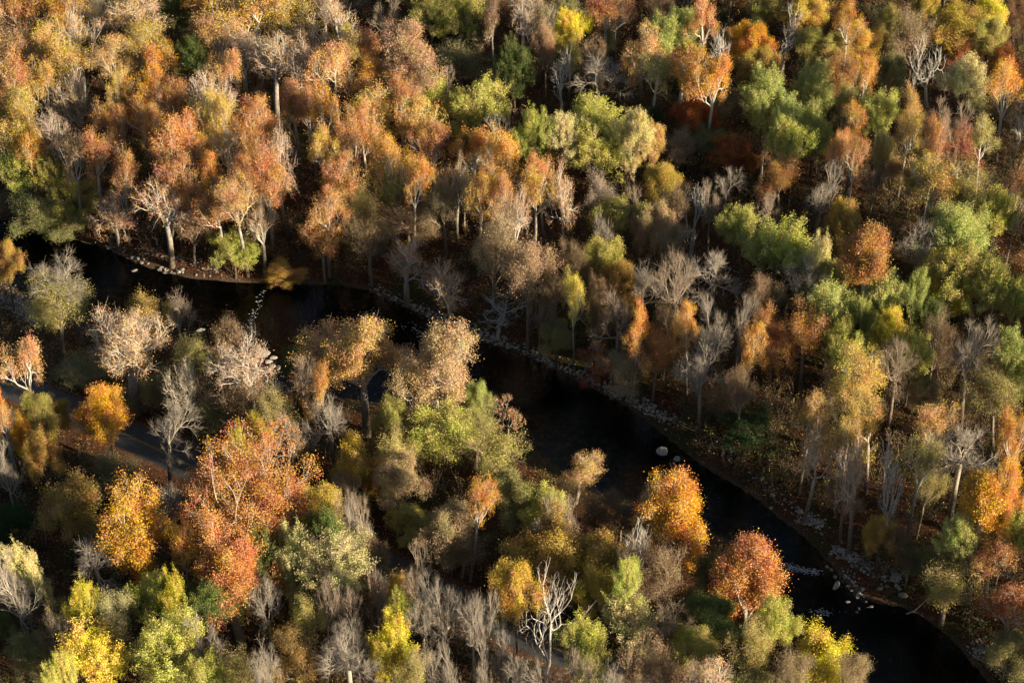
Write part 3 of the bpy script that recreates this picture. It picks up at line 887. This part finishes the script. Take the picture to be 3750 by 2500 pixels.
2000 2220 310 290 K wh 19 @the great white snag|great white dead snag with crooked forked limbs beside the road
2125 2350 160 180 M yl
2340 1980 110 160 K wh @the twisted pale snag|twisted pale snag leaning behind the gold dome
2290 2000 110 110 B tn
2490 1900 230 260 Q or 19 @the bright orange riverside tree|bright orange leafy riverside sycamore, the upper of two on the shore
2385 1815 140 140 T bt
2730 2150 220 290 Q ru 19 @the rust riverside tree|rust-orange riverside sycamore, the lower of two on the shore
2830 2260 140 160 M yl @the green tree at the water's edge|yellow-green tree at the water's edge beside the rust riverside tree
2590 2100 140 250 D ol
2600 2260 180 170 D gr 12
2435 2110 170 180 T br
2520 2370 180 170 D og @the olive-gold round tree|olive-gold round tree near the bottom of the woods
2447 2260 130 130 B tn
2755 2340 130 130 T og
2720 2450 140 130 D ol
2600 2460 160 120 W to
2305 2430 140 150 T pk
2210 2460 100 110 B wh
2100 2460 110 110 B tn
1905 2430 120 140 B wh
2010 2470 110 100 B wh
2450 2420 120 140 T br
2995 2420 210 210 D ye 13 @the yellow tree at the river|bright yellow round tree by the dark river at the bottom edge
3115 2440 100 130 T bt
2875 2460 120 110 T bt
3150 1720 130 180 W ru 23 @the white-stemmed rust tree|thin rust tree with a bright white stem above the rocks
3385 1790 110 190 T og @the tall olive column|tall olive-yellow column crown between bare trees
3290 1770 100 260 K gy 21 @the thin grey pole snag|thin grey dead pole with few branches
3225 1960 100 160 D gb 13 @the brown-orange tree over the rocks|brown-orange small tree just above the rock ledges
3100 1820 130 140 T br 12
3610 1840 140 150 Q or @the vivid orange twin|vivid orange crown, left half of the twin-topped pair
3700 1775 140 160 Q or
3525 1950 150 160 M li @the lime tree below the orange twin|lime-green tree below the vivid orange pair
3690 1910 170 160 M yl
3650 2030 170 160 S ru 18
3700 2210 190 230 S rd 16 @the dim red sycamore|dim red-brown sycamore at the frame edge in shade
3470 2160 200 190 T og 13 @the drooping olive tree|drooping dim olive tree overhanging the dark river
3410 2060 140 130 D ol 11
3690 2390 170 170 D ol 11
3300 1970 120 130 T br 9
3330 2060 90 90 T br 7
"""
DEF_H = {'S': 22, 'Q': 25, 'W': 23, 'D': 16, 'M': 18, 'T': 16, 'B': 18, 'K': 16, 'P': 13}
entries = []
for ln in CATALOG.strip().splitlines():
    short = own = None
    if '@' in ln: ln, s = ln.split('@'); short, own = s.split('|')
    f = ln.split(); x, y, w_, h_ = map(float, f[:4]); kind, col = f[4], f[5]
    H = float(f[6]) if len(f) > 6 else None
    entries.append(dict(x=x, y=y, w=w_, h=h_, kind=kind, col=col, H=H, short=short, own=own))
HERO = {e['own'] for e in entries if e['own'] and (e['w'] >= 200 or e['kind'] in 'KQ')}

rnd = random.Random(11)
def place(e):
    """where the tree stands: its crown centre is seen at (x, y); the ground is met by iteration, the base must stay out of water and road"""
    base_H = (e['H'] or DEF_H[e['kind']]) * (1 if e['own'] else rnd.uniform(.86, 1.12))
    for k in (1, .93, .86, 1.07, .79, 1.14, .72, 1.22, .65, 1.3, .58, .5, 1.4, .42, .34):
        H = base_H * k; z = 3.5
        for _ in range(4):
            D = -ray(e['x'], e['y']).z
            dist = (CAM.z - z - H * .62) / D; sc = dist / FPX
            R = e['w'] / 2 * sc; a = e['h'] / 2 * sc
            V = math.sqrt(max(a * a - (R * .56) ** 2, (.5 * R) ** 2)) / .83
            V = min(V, H * .44); P = at(e['x'], e['y'], z + H - V); z = hz(P.x, P.y)
        if not in_river([[P.x, P.y]])[0] and seg_dist(np.array([[P.x, P.y]]), roadC)[0][0] > 4.8: break
    kf = {'B': (1.3, .80), 'K': (1.35, 1.1), 'M': (1.28, 1.12), 'P': (1.2, .8), 'W': (1.3, .9), 'S': (1.36, .92), 'T': (1.2, 1.0)}.get(e['kind'], (1.2, 1.12))
    return P.x, P.y, z, H, R * (kf[0] - (.08 if e['own'] else 0)), min(V * kf[1], H * .47)

landmarks = [e for e in entries if e['short']]
def relation(e, L):
    dx, dy = e['x'] - L['x'], (e['y'] - L['y']) * 1.15; d = math.hypot(dx, dy)
    near = d < 145
    if abs(dx) > abs(dy): r = 'right of' if dx > 0 else 'left of'
    else: r = 'in front of' if dy > 0 else 'behind'
    return ('close ' if near else '') + r + ' ' + L['short'], d
used_labels = set()
def clip_words(s): return ' '.join(s.split()[:16])
def make_label(e):
    if e['own']:
        used_labels.add(e['own']); return e['own']
    c = COLS[e['col']][1]; f = FORM[e['kind']]
    if f.startswith(c.split('-')[0]): c = ''
    size = 'small ' if e['w'] < 95 else ('large ' if e['w'] > 165 else '')
    ls = sorted(landmarks, key=lambda L: (e['x'] - L['x']) ** 2 + ((e['y'] - L['y']) * 1.15) ** 2)
    cands = []
    f2 = f.split(' with ')[0].split(' hung ')[0]
    for L in ls[:3]:
        r, _ = relation(e, L); cands += [f"{size}{c} {f}, {r}", f"{size}{c} {f2}, {r}"]
        cands += [f"{a} {c} {f2}, {r}" for a in (('smaller', 'narrower') if e['w'] < 115 else ('broader', 'fuller'))]
    for i in range(3):
        for j in range(3):
            if i != j:
                cands.append(f"{c} {f2} between {ls[i]['short']} and {ls[j]['short']}")
                cands.append(f"{size}{c} {f2}, {relation(e, ls[i])[0]}, facing {ls[j]['short']}")
    for s in cands:
        s = ' '.join(s.split())
        if len(s.split()) <= 16 and s not in used_labels:
            used_labels.add(s); return s
    return clip_words(' '.join(cands[0].split()))
GROUP = {'S': 'sycamores of the riverside woods', 'Q': 'full-leaved sycamores near the river', 'W': 'half-bare sycamores of the riverside woods', 'D': 'dense round-crowned trees of the woods',
         'M': 'clumpy maples of the woods', 'T': 'thin twiggy trees of the woods', 'B': 'bare trees of the woods', 'K': 'dead trees and snags of the woods', 'P': 'trees with seed clusters'}
BARKCOL = {'wh': 'gry', 'gy': 'gry', 'tn': 'tan'}
def plant(e, label):
    x, y, z, H, R, V = place(e); kind = e['kind']
    if e['own'] in HERO:
        p = build_tree(kind, H, R, min(.92, 2 * V / H) if 'great white dead' not in e['own'] else .88, int(e['x'] * 7 + e['y']), nscale=min(2.2, max(.8, (R / SPEC[kind][1]) ** 1.6)) if kind not in 'QK' else 1.15)
        rz = 0.0
    else:
        ra = 2 * V / H; c = sorted(PROTO[kind], key=lambda q: abs(q['ratio'] - ra)); p = c[rnd.randrange(min({'S': 5, 'T': 4, 'B': 4}.get(kind, 3), len(c)))] if len(c) > 1 else c[0]
        rz = rnd.uniform(0, 6.28)
    o = bpy.data.objects.new(NAMES[kind], None); COL.objects.link(o); o.empty_display_size = .5
    o.location = (x, y, z - .15); ti = .09 if kind in 'SWBKT' else .04; o.rotation_euler = (rnd.uniform(-ti, ti), rnd.uniform(-ti, ti), rz)
    if e['own'] and 'leaning out over the dark' in e['own']: o.rotation_euler = (.30, -.25, rz)
    if e['own'] and 'slim leaning pale' in e['own']: o.rotation_euler = (0, -.30, 0)
    st = 1.0 if e['own'] in HERO else rnd.uniform(.86, 1.14); o.scale = (R / p['R'] * st, R / p['R'] / st, H / p['H'])
    tag(o, label, 'tree', GROUP[kind]); col = COLS[e['col']][0]
    j = [rnd.uniform(.88, 1.12) for _ in range(3)]; col = tuple(min(.9, col[i] * j[0] * (1 + (j[i] - 1) * .35)) for i in range(3))
    for nm, me in zip(('trunk', 'branches', 'crown'), p['meshes']):
        if me is None: continue
        ch = bpy.data.objects.new(nm, me); COL.objects.link(ch); ch.parent = o; ch.color = (*col, 1)
        if nm != 'crown' and kind == 'B' and e['col'] in BARKCOL:
            ch.material_slots[0].link = 'OBJECT'; ch.material_slots[0].material = BARK[BARKCOL[e['col']]]
    return o, (x, y)
feet = []
for e in entries:
    _, f_ = plant(e, make_label(e)); feet.append(f_)

# the woods go on past the frame: trees just outside it, whose long shadows and crowns reach in
def margin(n, x0, x1, y0, y1, hmin=14, hmax=21, kinds='DMTTS'):
    gname = 'trees just outside the view'
    for _ in range(n):
        k = rnd.choice(kinds); e = dict(x=rnd.uniform(x0, x1), y=rnd.uniform(y0, y1), w=rnd.uniform(120, 190), h=170, kind=k, col=rnd.choice(['br', 'og', 'gb', 'ru', 'yl', 'bt']), H=rnd.uniform(hmin, hmax), short=None, own=None)
        plant(e, 'autumn tree of the surrounding woods standing just outside the view')[0]['group'] = gname
MARGIN_CALLS = [(26, 3830, 4450, 150, 2250, 15, 23), (16, 3750, 4500, 2300, 3300, 16, 24), (8, 3300, 3900, -420, -90, 15, 20), (26, -100, 3700, -150, -30, 14, 20)]
for a in MARGIN_CALLS: margin(*a)

# ---------------------------------------------------------------- undergrowth (one mass of brush and saplings)
rng = np.random.RandomState(5)
GXY = rng.uniform([-165, -120], [185, 165], (21000, 2))
dr_ = seg_dist(GXY, roadC)[0]; dfar, sfar = seg_dist(GXY, farB); dnear, snear = seg_dist(GXY, nearB)
xa, xb, xc, xd = (at(*q, 0).x for q in ((1360, 1065), (2480, 1620), (2900, 1900), (3350, 2230)))
rip = ((GXY[:, 0] > xa) & (GXY[:, 0] < xb)) | ((GXY[:, 0] > xc) & (GXY[:, 0] < xd))
keep = (dr_ > 5.4) & (((sfar > 0) & (dfar > np.where(rip, 4.0, .9))) | ((snear < 0) & (dnear > .8)))
# thinner in the open litter-covered patches
pn = np.sin(GXY[:, 0] * .11 + 1) * np.sin(GXY[:, 1] * .13 + 2) + .6 * np.sin(GXY[:, 0] * .31) * np.sin(GXY[:, 1] * .27)
keep &= ((sfar > 0) & (dfar < 9)) | (rng.rand(len(GXY)) < np.clip(.66 - .5 * pn, .16, 1))
CL = np.array(at(1960, 560, 3.5)[:2]); keep &= ~((np.hypot(*((GXY - CL) / [14, 22]).T) < 1) & (rng.rand(len(GXY)) < .9))
GXY = GXY[keep]; gz = height(GXY); k = len(GXY)
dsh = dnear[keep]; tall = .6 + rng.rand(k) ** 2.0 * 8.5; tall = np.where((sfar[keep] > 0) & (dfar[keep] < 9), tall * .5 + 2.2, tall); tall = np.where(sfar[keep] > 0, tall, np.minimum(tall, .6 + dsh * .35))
B1 = np.array(at(350, 1140, 0)[:2]); tall = np.where(np.hypot(*(GXY - B1).T) < 9, .3, tall)
pal = np.array([(.12, .13, .04), (.07, .10, .03), (.26, .16, .07), (.30, .19, .09), (.17, .12, .07), (.34, .26, .08), (.32, .13, .05), (.14, .16, .05), (.40, .32, .10), (.42, .36, .12)])
pc = pal[rng.choice(len(pal), k, p=[.18, .1, .15, .14, .12, .09, .05, .09, .05, .03])]
nc = np.clip((2 + tall * 1.5).astype(int), 3, 12); idx = np.repeat(np.arange(k), nc); wide = .45 + tall[idx] * .22
C = np.column_stack([GXY[idx], gz[idx]]) + np.column_stack([rng.randn(len(idx), 2) * wide[:, None], tall[idx] * rng.uniform(.25, 1.0, len(idx))])
leafy = rng.rand(k)[idx] < .8
grove = (sfar[keep] > 0) & (GXY[:, 0] < at(1950, 700, 3).x)
pc = np.where((grove & (rng.rand(k) < .6))[:, None], np.array([(.46, .24, .11), (.50, .32, .15), (.40, .22, .12)])[rng.randint(0, 3, k)], pc)
tint = np.column_stack([pc[idx] * np.clip(.42 + tall / 10, .42, 1.05)[idx, None], np.ones(len(idx))])  # shade painted into the tint: low brush darkened, tall saplings brighter as if lit
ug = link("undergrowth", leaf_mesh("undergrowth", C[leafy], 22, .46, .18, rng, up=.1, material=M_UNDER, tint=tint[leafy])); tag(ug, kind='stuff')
base = np.column_stack([GXY, gz])[idx] + np.column_stack([rng.randn(len(idx), 2) * .2, np.zeros(len(idx))])
fork = base * .55 + C * .45; fork[:, :2] = base[:, :2] * .7 + C[:, :2] * .3
tops = C + rng.randn(len(idx), 3) * .4
st = [np.column_stack([base, fork, np.full(len(idx), .045), np.full(len(idx), .03)]), np.column_stack([fork, tops, np.full(len(idx), .03), np.full(len(idx), .012)])]
for _ in range(2): st.append(np.column_stack([fork * .4 + C * .6, C + rng.randn(len(idx), 3) * .7, np.full(len(idx), .018), np.full(len(idx), .008)]))
br_ = link("brush_stems", wood_mesh("brush_stems", np.concatenate(st), BARK['brn'])); tag(br_, kind='stuff')
# fallen leaves
k = 90000; L = rng.uniform([-150, -110], [170, 150], (k, 2)); dr_ = seg_dist(L, roadC)[0]
L = L[(dr_ > 3.6) & ~in_river(L)]; lz = height(L) + .04
tn_ = np.array([(.34, .13, .06), (.45, .24, .10), (.27, .14, .08), (.5, .34, .12)])[rng.randint(0, 4, len(L))]
fl = link("fallen_leaves", leaf_mesh("fallen_leaves", np.column_stack([L, lz]), 1, .02, .26, rng, up=1.5, material=M_UNDER, tint=np.column_stack([tn_, np.ones(len(L))]))); tag(fl, kind='stuff')

# ---------------------------------------------------------------- rocks
m, t, n, l = mat("river_stone"); out = N(t, 'ShaderNodeOutputMaterial'); b = N(t, 'ShaderNodeBsdfDiffuse'); tc = N(t, 'ShaderNodeTexCoord'); oi = N(t, 'ShaderNodeObjectInfo')
r = ramp(t, noise(t, 2.2, 6, tc.outputs['Object'], .7).outputs[0], [(0.3, (.20, .18, .15)), (0.5, (.38, .345, .295)), (0.7, (.52, .48, .42))])
hs = N(t, 'ShaderNodeHueSaturation'); mr = N(t, 'ShaderNodeMapRange'); mr.inputs['To Min'].default_value = .45; mr.inputs['To Max'].default_value = 1.0
l.new(oi.outputs['Random'], mr.inputs['Value']); l.new(mr.outputs[0], hs.inputs['Value']); l.new(r.outputs[0], hs.inputs['Color']); l.new(hs.outputs[0], b.inputs[0]); l.new(b.outputs[0], out.inputs[0]); M_ROCK = m
import bmesh
def rock_mesh(seed, flat):
    r_ = np.random.RandomState(seed); bm = bmesh.new(); bmesh.ops.create_icosphere(bm, subdivisions=2, radius=1)
    pl = [(Vector(q).normalized(), r_.uniform(.55, .85)) for q in r_.randn(9, 3)]
    for v in bm.verts:
        for q, d in pl:                          # cut flat facets as broken stone has
            s = v.co.dot(q)
            if s > d: v.co -= q * (s - d)
        v.co *= 1 + r_.uniform(-.03, .03); v.co.z *= flat
    me = bpy.data.meshes.new("rock"); bm.to_mesh(me); bm.free(); me.materials.append(M_ROCK); return me
ROCKS = [rock_mesh(i, f) for i, f in enumerate((.5, .6, .4, .7, .35, .55, .45, .5))]
def put_rock(px, py, w_px, label, group, asp=1.0, rot=None, name='rock', z=None):
    P = at(px, py, 0.1); g = hz(P.x, P.y)
    P = at(px, py, max(g, -.05)); g = hz(P.x, P.y); sc = (P - CAM).length / FPX; s = w_px * sc / 2
    o = bpy.data.objects.new(name, ROCKS[rnd.randrange(8)]); COL.objects.link(o)
    o.location = (P.x, P.y, max(g, -.12) + s * .12); o.scale = (s, s * asp, s * rnd.uniform(.8, 1.2)); o.rotation_euler = (rnd.uniform(-.2, .2), rnd.uniform(-.2, .2), rnd.uniform(0, 6.28) if rot is None else rot)
    tag(o, label, 'rock', group); return o
BIG = [(965, 1297, 46, 'sunlit yellow-tan pointed boulder at the edge of the rock pile', .7, .5), (1018, 1348, 30, 'upright grey boulder with dark shaded side in the sunlit pile', .6, 1.6),
       (1002, 1312, 30, 'flat tan slab topmost in the sunlit rock pile', .5, 0), (985, 1325, 32, 'long tan block leaning in the sunlit rock pile', .5, .5), (1002, 1342, 26, 'square grey block low in the sunlit rock pile', .8, .2),
       (892, 1226, 30, 'grey slab in the shallows beside the white riffle', .5, -.2), (915, 1262, 22, 'orange-lit split stone below the riffle', 1, 1), (890, 1325, 34, 'pale round boulder among the pinkish sycamore twigs', .9, 0),
       (400, 1210, 36, 'white sunlit boulder on the shore behind the sprawling sycamore', .8, .9), (582, 1235, 30, 'cream boulder on the shore beside the bare tan tree', .8, .4), (735, 1210, 34, 'pink-tan ledge stone at the shaded pool edge', .4, .5),
       (38, 1092, 30, 'tilted boulder on the sunlit pink gravel by the frame edge', .6, 1.2), (60, 1090, 14, 'small pale stone beside the tilted boulder', 1, 0), (492, 991, 22, 'grey stone standing alone in shadowed water near the far bank', .8, .2),
       (592, 982, 20, 'grey stone in the water at the far bank, beside the rock row', .8, .6), (603, 1000, 18, 'flat pale stone awash below the rock row', .6, 0), (2427, 1652, 46, 'large square pale block alone in the dark water', .9, .5),
       (2481, 1680, 28, 'notched pale stone in dark water below the big block', .8, .6), (2466, 1696, 16, 'narrow pale stone beside the notched stone', .6, 1.3), (2485, 1754, 26, 'jagged pale rock in the small riffle', .7, .4),
       (2830, 1806, 18, 'pale stone on the shaded red bank above the ledges', 1, 0), (2824, 1858, 16, 'pale oval stone in dark water off the ledges', .8, 1), (2930, 1866, 26, 'squarish pale stone on the far shore', .9, .3),
       (3279, 2105, 42, 'large square stepped block at the end of the rock ledges', .95, .1), (3224, 2146, 24, 'two-toned slab tilted in the dark pool', .7, -.4), (3310, 2172, 36, 'half-sunken dark boulder in the pool', .6, -.5),
       (3062, 2146, 44, 'long pale layered slab at the outer end of the ledges', .45, 1.1), (3144, 2180, 34, 'leaning layered slab inside the ledges', .5, 1.1), (3292, 2143, 24, 'thin pale slab lying beside the square stepped block', .35, -.8),
       (3350, 2148, 12, 'little pale stone alone beyond the ledges', .6, -.5), (3120, 2039, 18, 'rounded pale stone at the upper end of the ledges', .8, 0), (3152, 2050, 22, 'flat oval stone in the upper ledge row', .6, 0), (3171, 2063, 26, 'triangular pale stone in the upper ledge row', .8, .5),
       (3096, 2037, 14, 'slim pale stone nearest the water in the upper ledge row', .6, -.5), (3240, 2103, 22, 'ragged pale stone left of the square stepped block', .7, .3), (3250, 2136, 18, 'pale pointed stone below the ragged one', .8, .4)]
for x, y, w_, lab, asp, rot in BIG: put_rock(x, y, w_ * 1.18, lab, None, asp, rot, name='boulder')
def rock_line(pts, n, spread, smin, smax, label, group, up=(0, 0)):
    P = np.array(pts, float); d = np.r_[0, np.cumsum(np.hypot(*np.diff(P, axis=0).T))]
    for _ in range(max(3, int(n * .58))):
        s = rnd.uniform(0, d[-1]); x = np.interp(s, d, P[:, 0]); y = np.interp(s, d, P[:, 1])
        put_rock(x + rnd.gauss(0, spread), y + rnd.gauss(0, spread * .7) + rnd.uniform(*up), rnd.uniform(smin, smax) ** 1.0, label, group, rnd.uniform(.5, 1))
rock_line([(365, 890), (400, 902), (480, 935), (560, 970)], 16, 8, 9, 20, 'grey stone in the rock row along the shaded far bank bend', 'stones along the far bank bend')
rock_line([(590, 985), (650, 990), (740, 1005), (830, 1012)], 26, 8, 9, 22, 'grey stone in the row below the lime tree over the river', 'stones below the lime tree')
rock_line([(1360, 1065), (1480, 1100), (1600, 1165), (1740, 1225), (1880, 1270), (1990, 1320)], 60, 9, 7, 17, 'grey stone of the narrow riprap strip along the dark water', 'stones of the riprap strip', (-20, 0))
rock_line([(2000, 1330), (2140, 1385), (2260, 1440)], 34, 10, 8, 18, 'grey stone of the riprap below the red tree', 'stones below the red tree', (-16, 0))
rock_line([(2255, 1420), (2330, 1455), (2400, 1500), (2475, 1565)], 72, 15, 8, 24, 'pale angular stone in the wide riprap fan at the far bank', 'stones of the riprap fan', (-14, 6))
rock_line([(2640, 1660), (2720, 1700), (2800, 1780), (2880, 1850)], 22, 12, 6, 14, 'small pale stone scattered on the shaded red bank', 'stones on the red bank')
rock_line([(2915, 1895), (2960, 1915), (3010, 1940)], 24, 11, 9, 20, 'pale stone in the small heap below the white-stemmed tree', 'stones of the small heap')
rock_line([(3050, 2020), (3120, 2050), (3200, 2100), (3300, 2140)], 60, 14, 9, 24, 'pale stone of the ledge rubble at the far shore', 'stones of the upper ledge rubble')
rock_line([(3070, 2090), (3120, 2150), (3150, 2210), (3120, 2260)], 40, 26, 9, 24, 'layered stone standing in the dark water by the ledges', 'stones of the outer ledges')
rock_line([(3570, 2370), (3620, 2420), (3680, 2470)], 22, 12, 8, 17, 'pale stone on the shaded shore at the lower frame corner', 'stones at the lower corner')
rock_line([(950, 1370), (970, 1420), (1050, 1390)], 20, 22, 9, 20, 'tan sunlit rubble stone under the dark green shore tree', 'sunlit rubble stones')
rock_line([(1380, 1440), (1440, 1455)], 10, 14, 8, 16, 'tan stone on the shore between the two bank sycamores', 'stones between the bank sycamores')
rock_line([(0, 1080), (60, 1120), (130, 1180)], 24, 22, 3, 9, 'tiny stone on the sunlit pink gravel bank', 'stones on the pink gravel')
# small shingle nobody could count
L = []
for pts, nn, sp_ in (([(365, 890), (830, 1010)], 120, 10), ([(1360, 1060), (1620, 1170), (2000, 1320), (2260, 1440), (2475, 1565)], 900, 11), ([(2640, 1660), (2880, 1850), (2930, 1900)], 70, 12), ([(2930, 1900), (3010, 1940)], 120, 10), ([(3050, 2020), (3300, 2140)], 260, 13),
                     ([(3070, 2090), (3150, 2210)], 200, 20), ([(940, 1360), (1000, 1420), (1100, 1400)], 300, 24), ([(0, 1080), (140, 1180)], 900, 30), ([(3560, 2360), (3690, 2480)], 250, 14)):
    P = np.array(pts, float); d = np.r_[0, np.cumsum(np.hypot(*np.diff(P, axis=0).T))]
    for _ in range(nn):
        s = rnd.uniform(0, d[-1]); q = at(np.interp(s, d, P[:, 0]) + rnd.gauss(0, sp_), np.interp(s, d, P[:, 1]) + rnd.gauss(0, sp_ * .7), .3); L.append((q.x, q.y))
L = np.array(L); lz = height(L); L = L[lz > -.25]; lz = lz[lz > -.25]
ico = np.array([(0, 0, 1), (1, 0, 0), (.3, .95, 0), (-.8, .6, 0), (-.8, -.6, 0), (.3, -.95, 0)], float); fi = [(0, i, i % 5 + 1) for i in range(1, 6)]
sz = rng.uniform(.12, .36, len(L)); V = ico[None] * sz[:, None, None] * rng.uniform(.6, 1.2, (len(L), 6, 3)); V = V * np.array([1, 1, .6]) + np.column_stack([L, lz - .02])[:, None, :]
F = (np.arange(len(L)) * 6)[:, None, None] + np.array(fi)[None]
sh = link("shingle", mesh_np("shingle", V.reshape(-1, 3), F.reshape(-1, 3), [M_ROCK])); tag(sh, kind='stuff')

# driftwood and fallen trunks
def log(pts, r_, label, mat_='wht'):
    Q = [at(x, y, .3) for x, y in pts]; Q = [(q.x, q.y, max(hz(q.x, q.y), 0) + .25) for q in Q]; segs = []
    for i, (a, b_) in enumerate(zip(Q[:-1], Q[1:])): segs.append((*a, *b_, r_ * (1 - i / len(Q)), r_ * (1 - (i + 1) / len(Q)) + .01))
    for i in range(4):
        a = Q[-1] if i % 2 else Q[-2]; segs.append((*a, a[0] + rnd.uniform(-2, 2), a[1] + rnd.uniform(-1.5, 1.5), a[2] + rnd.uniform(.1, .9), .045, .015))
    o = link("fallen_log", wood_mesh("fallen_log", segs, BARK[mat_])); tag(o, label, 'log', 'fallen logs on the banks'); return o
log([(2500, 1580), (2540, 1600), (2565, 1640)], .16, 'pale fallen limb curving from the bank into dark water')
log([(2598, 1620), (2610, 1655), (2625, 1672)], .14, 'pale forked driftwood by the shaded shore')
log([(2612, 1620), (2640, 1650), (2660, 1662)], .12, 'thin driftwood stick beside the forked one')
log([(2805, 1700), (2830, 1745), (2862, 1762), (2866, 1730)], .13, 'crooked pale branch on the shaded red bank')
log([(3320, 2245), (3350, 2235), (3385, 2215)], .15, 'straight pale log half in the pool beyond the ledges')
log([(3555, 2285), (3590, 2310)], .14, 'short log on the shore under the dim red sycamore')
log([(2370, 1388), (2400, 1392), (2445, 1395)], .12, 'thin white branch lying on the bank above the riprap fan')
log([(2660, 665 * 1.594), (2700, 1075)], .12, 'grey log on the litter under the bare grey crowns')
log([(3560, 2400), (3610, 2440), (3640, 2452)], .12, 'thin driftwood among stones at the lower corner')

# white water
m, t, n, l = mat("white_water"); out = N(t, 'ShaderNodeOutputMaterial'); b = N(t, 'ShaderNodeBsdfDiffuse'); b.inputs[0].default_value = (.42, .46, .5, 1); l.new(b.outputs[0], out.inputs[0]); M_FOAM = m
C = []
for pts, nn, sp_ in (([(962, 1060), (945, 1110), (925, 1160), (915, 1190), (920, 1260)], 60, 9), ([(1300, 1160), (1370, 1150), (1380, 1180)], 70, 18), ([(1500, 1200), (1540, 1220)], 30, 20),
                     ([(2880, 2070), (2930, 2085), (3000, 2095)], 170, 11), ([(2985, 2235), (3040, 2245)], 50, 12), ([(2510, 1700), (2480, 1780)], 40, 8), ([(3130, 2080), (3140, 2110)], 20, 8)):
    P = np.array(pts, float); d = np.r_[0, np.cumsum(np.hypot(*np.diff(P, axis=0).T))]
    for _ in range(nn):
        s = rnd.uniform(0, d[-1]); q = at(np.interp(s, d, P[:, 0]) + rnd.gauss(0, sp_), np.interp(s, d, P[:, 1]) + rnd.gauss(0, sp_ * .6), .03); C.append((q.x, q.y, .03))
C = np.array(C)
V = []; F = []
for c in C:
    k0 = len(V); a = rnd.uniform(.08, .26); b_ = a * rnd.uniform(.2, .5); th = rnd.uniform(-.5, .5)
    for i in range(6):
        an = i * math.pi / 3; x_, y_ = a * math.cos(an) * rnd.uniform(.7, 1.2), b_ * math.sin(an) * rnd.uniform(.6, 1.3)
        V.append((c[0] + x_ * math.cos(th) - y_ * math.sin(th), c[1] + x_ * math.sin(th) + y_ * math.cos(th), c[2] + rnd.uniform(0, .06)))
    V.append((c[0], c[1], c[2] + .1)); F += [(k0 + i, k0 + (i + 1) % 6, k0 + 6) for i in range(6)]
fo = link("foam", mesh_np("foam", V, F, [M_FOAM])); tag(fo, kind='stuff')

# broken stubs and the small white marker beside the road
def stub(px, py, h, label):
    P = at(px, py, 3.5); g = hz(P.x, P.y); segs = [(P.x, P.y, g - .2, P.x + .3, P.y, g + h * .5, .32, .27), (P.x + .3, P.y, g + h * .5, P.x + .2, P.y + .1, g + h, .27, .2),
        (P.x + .2, P.y + .1, g + h * .8, P.x + 1.1, P.y + .3, g + h * .95, .09, .03), (P.x + .2, P.y + .1, g + h, P.x + .35, P.y + .1, g + h + .7, .12, .02)]
    o = link("tree_stub", wood_mesh("tree_stub", segs, BARK['wht'])); tag(o, label, 'stump')
stub(2772, 760, 11, 'broken grey trunk stub standing in shade above the rusty hazy tree')
stub(60, 1775, 9, 'broken pale trunk stub beside the bare tree at the frame edge')
P = at(728, 1668, ROAD_Z); g = hz(P.x, P.y)
mk = bpy.data.objects.new("road_sign", None); COL.objects.link(mk); mk.location = (P.x, P.y, g); tag(mk, 'small white square sign on a thin post beside the road', 'sign')
link("post", wood_mesh("post", [(0, 0, 0, 0, 0, 2.2, .03, .03)], BARK['gry']), mk)
m, t, n, l = mat("white_sign_paint"); out = N(t, 'ShaderNodeOutputMaterial'); b = N(t, 'ShaderNodeBsdfDiffuse'); b.inputs[0].default_value = (.85, .85, .82, 1); l.new(b.outputs[0], out.inputs[0])
bm = bmesh.new(); bmesh.ops.create_cube(bm, size=1); bmesh.ops.scale(bm, vec=(.42, .03, .42), verts=bm.verts); bmesh.ops.bevel(bm, geom=bm.edges[:], offset=.008, segments=1)
bmesh.ops.translate(bm, vec=(0, -.045, 2.05), verts=bm.verts); me = bpy.data.meshes.new("sign_plate"); bm.to_mesh(me); bm.free(); me.materials.append(m); link("plate", me, mk)
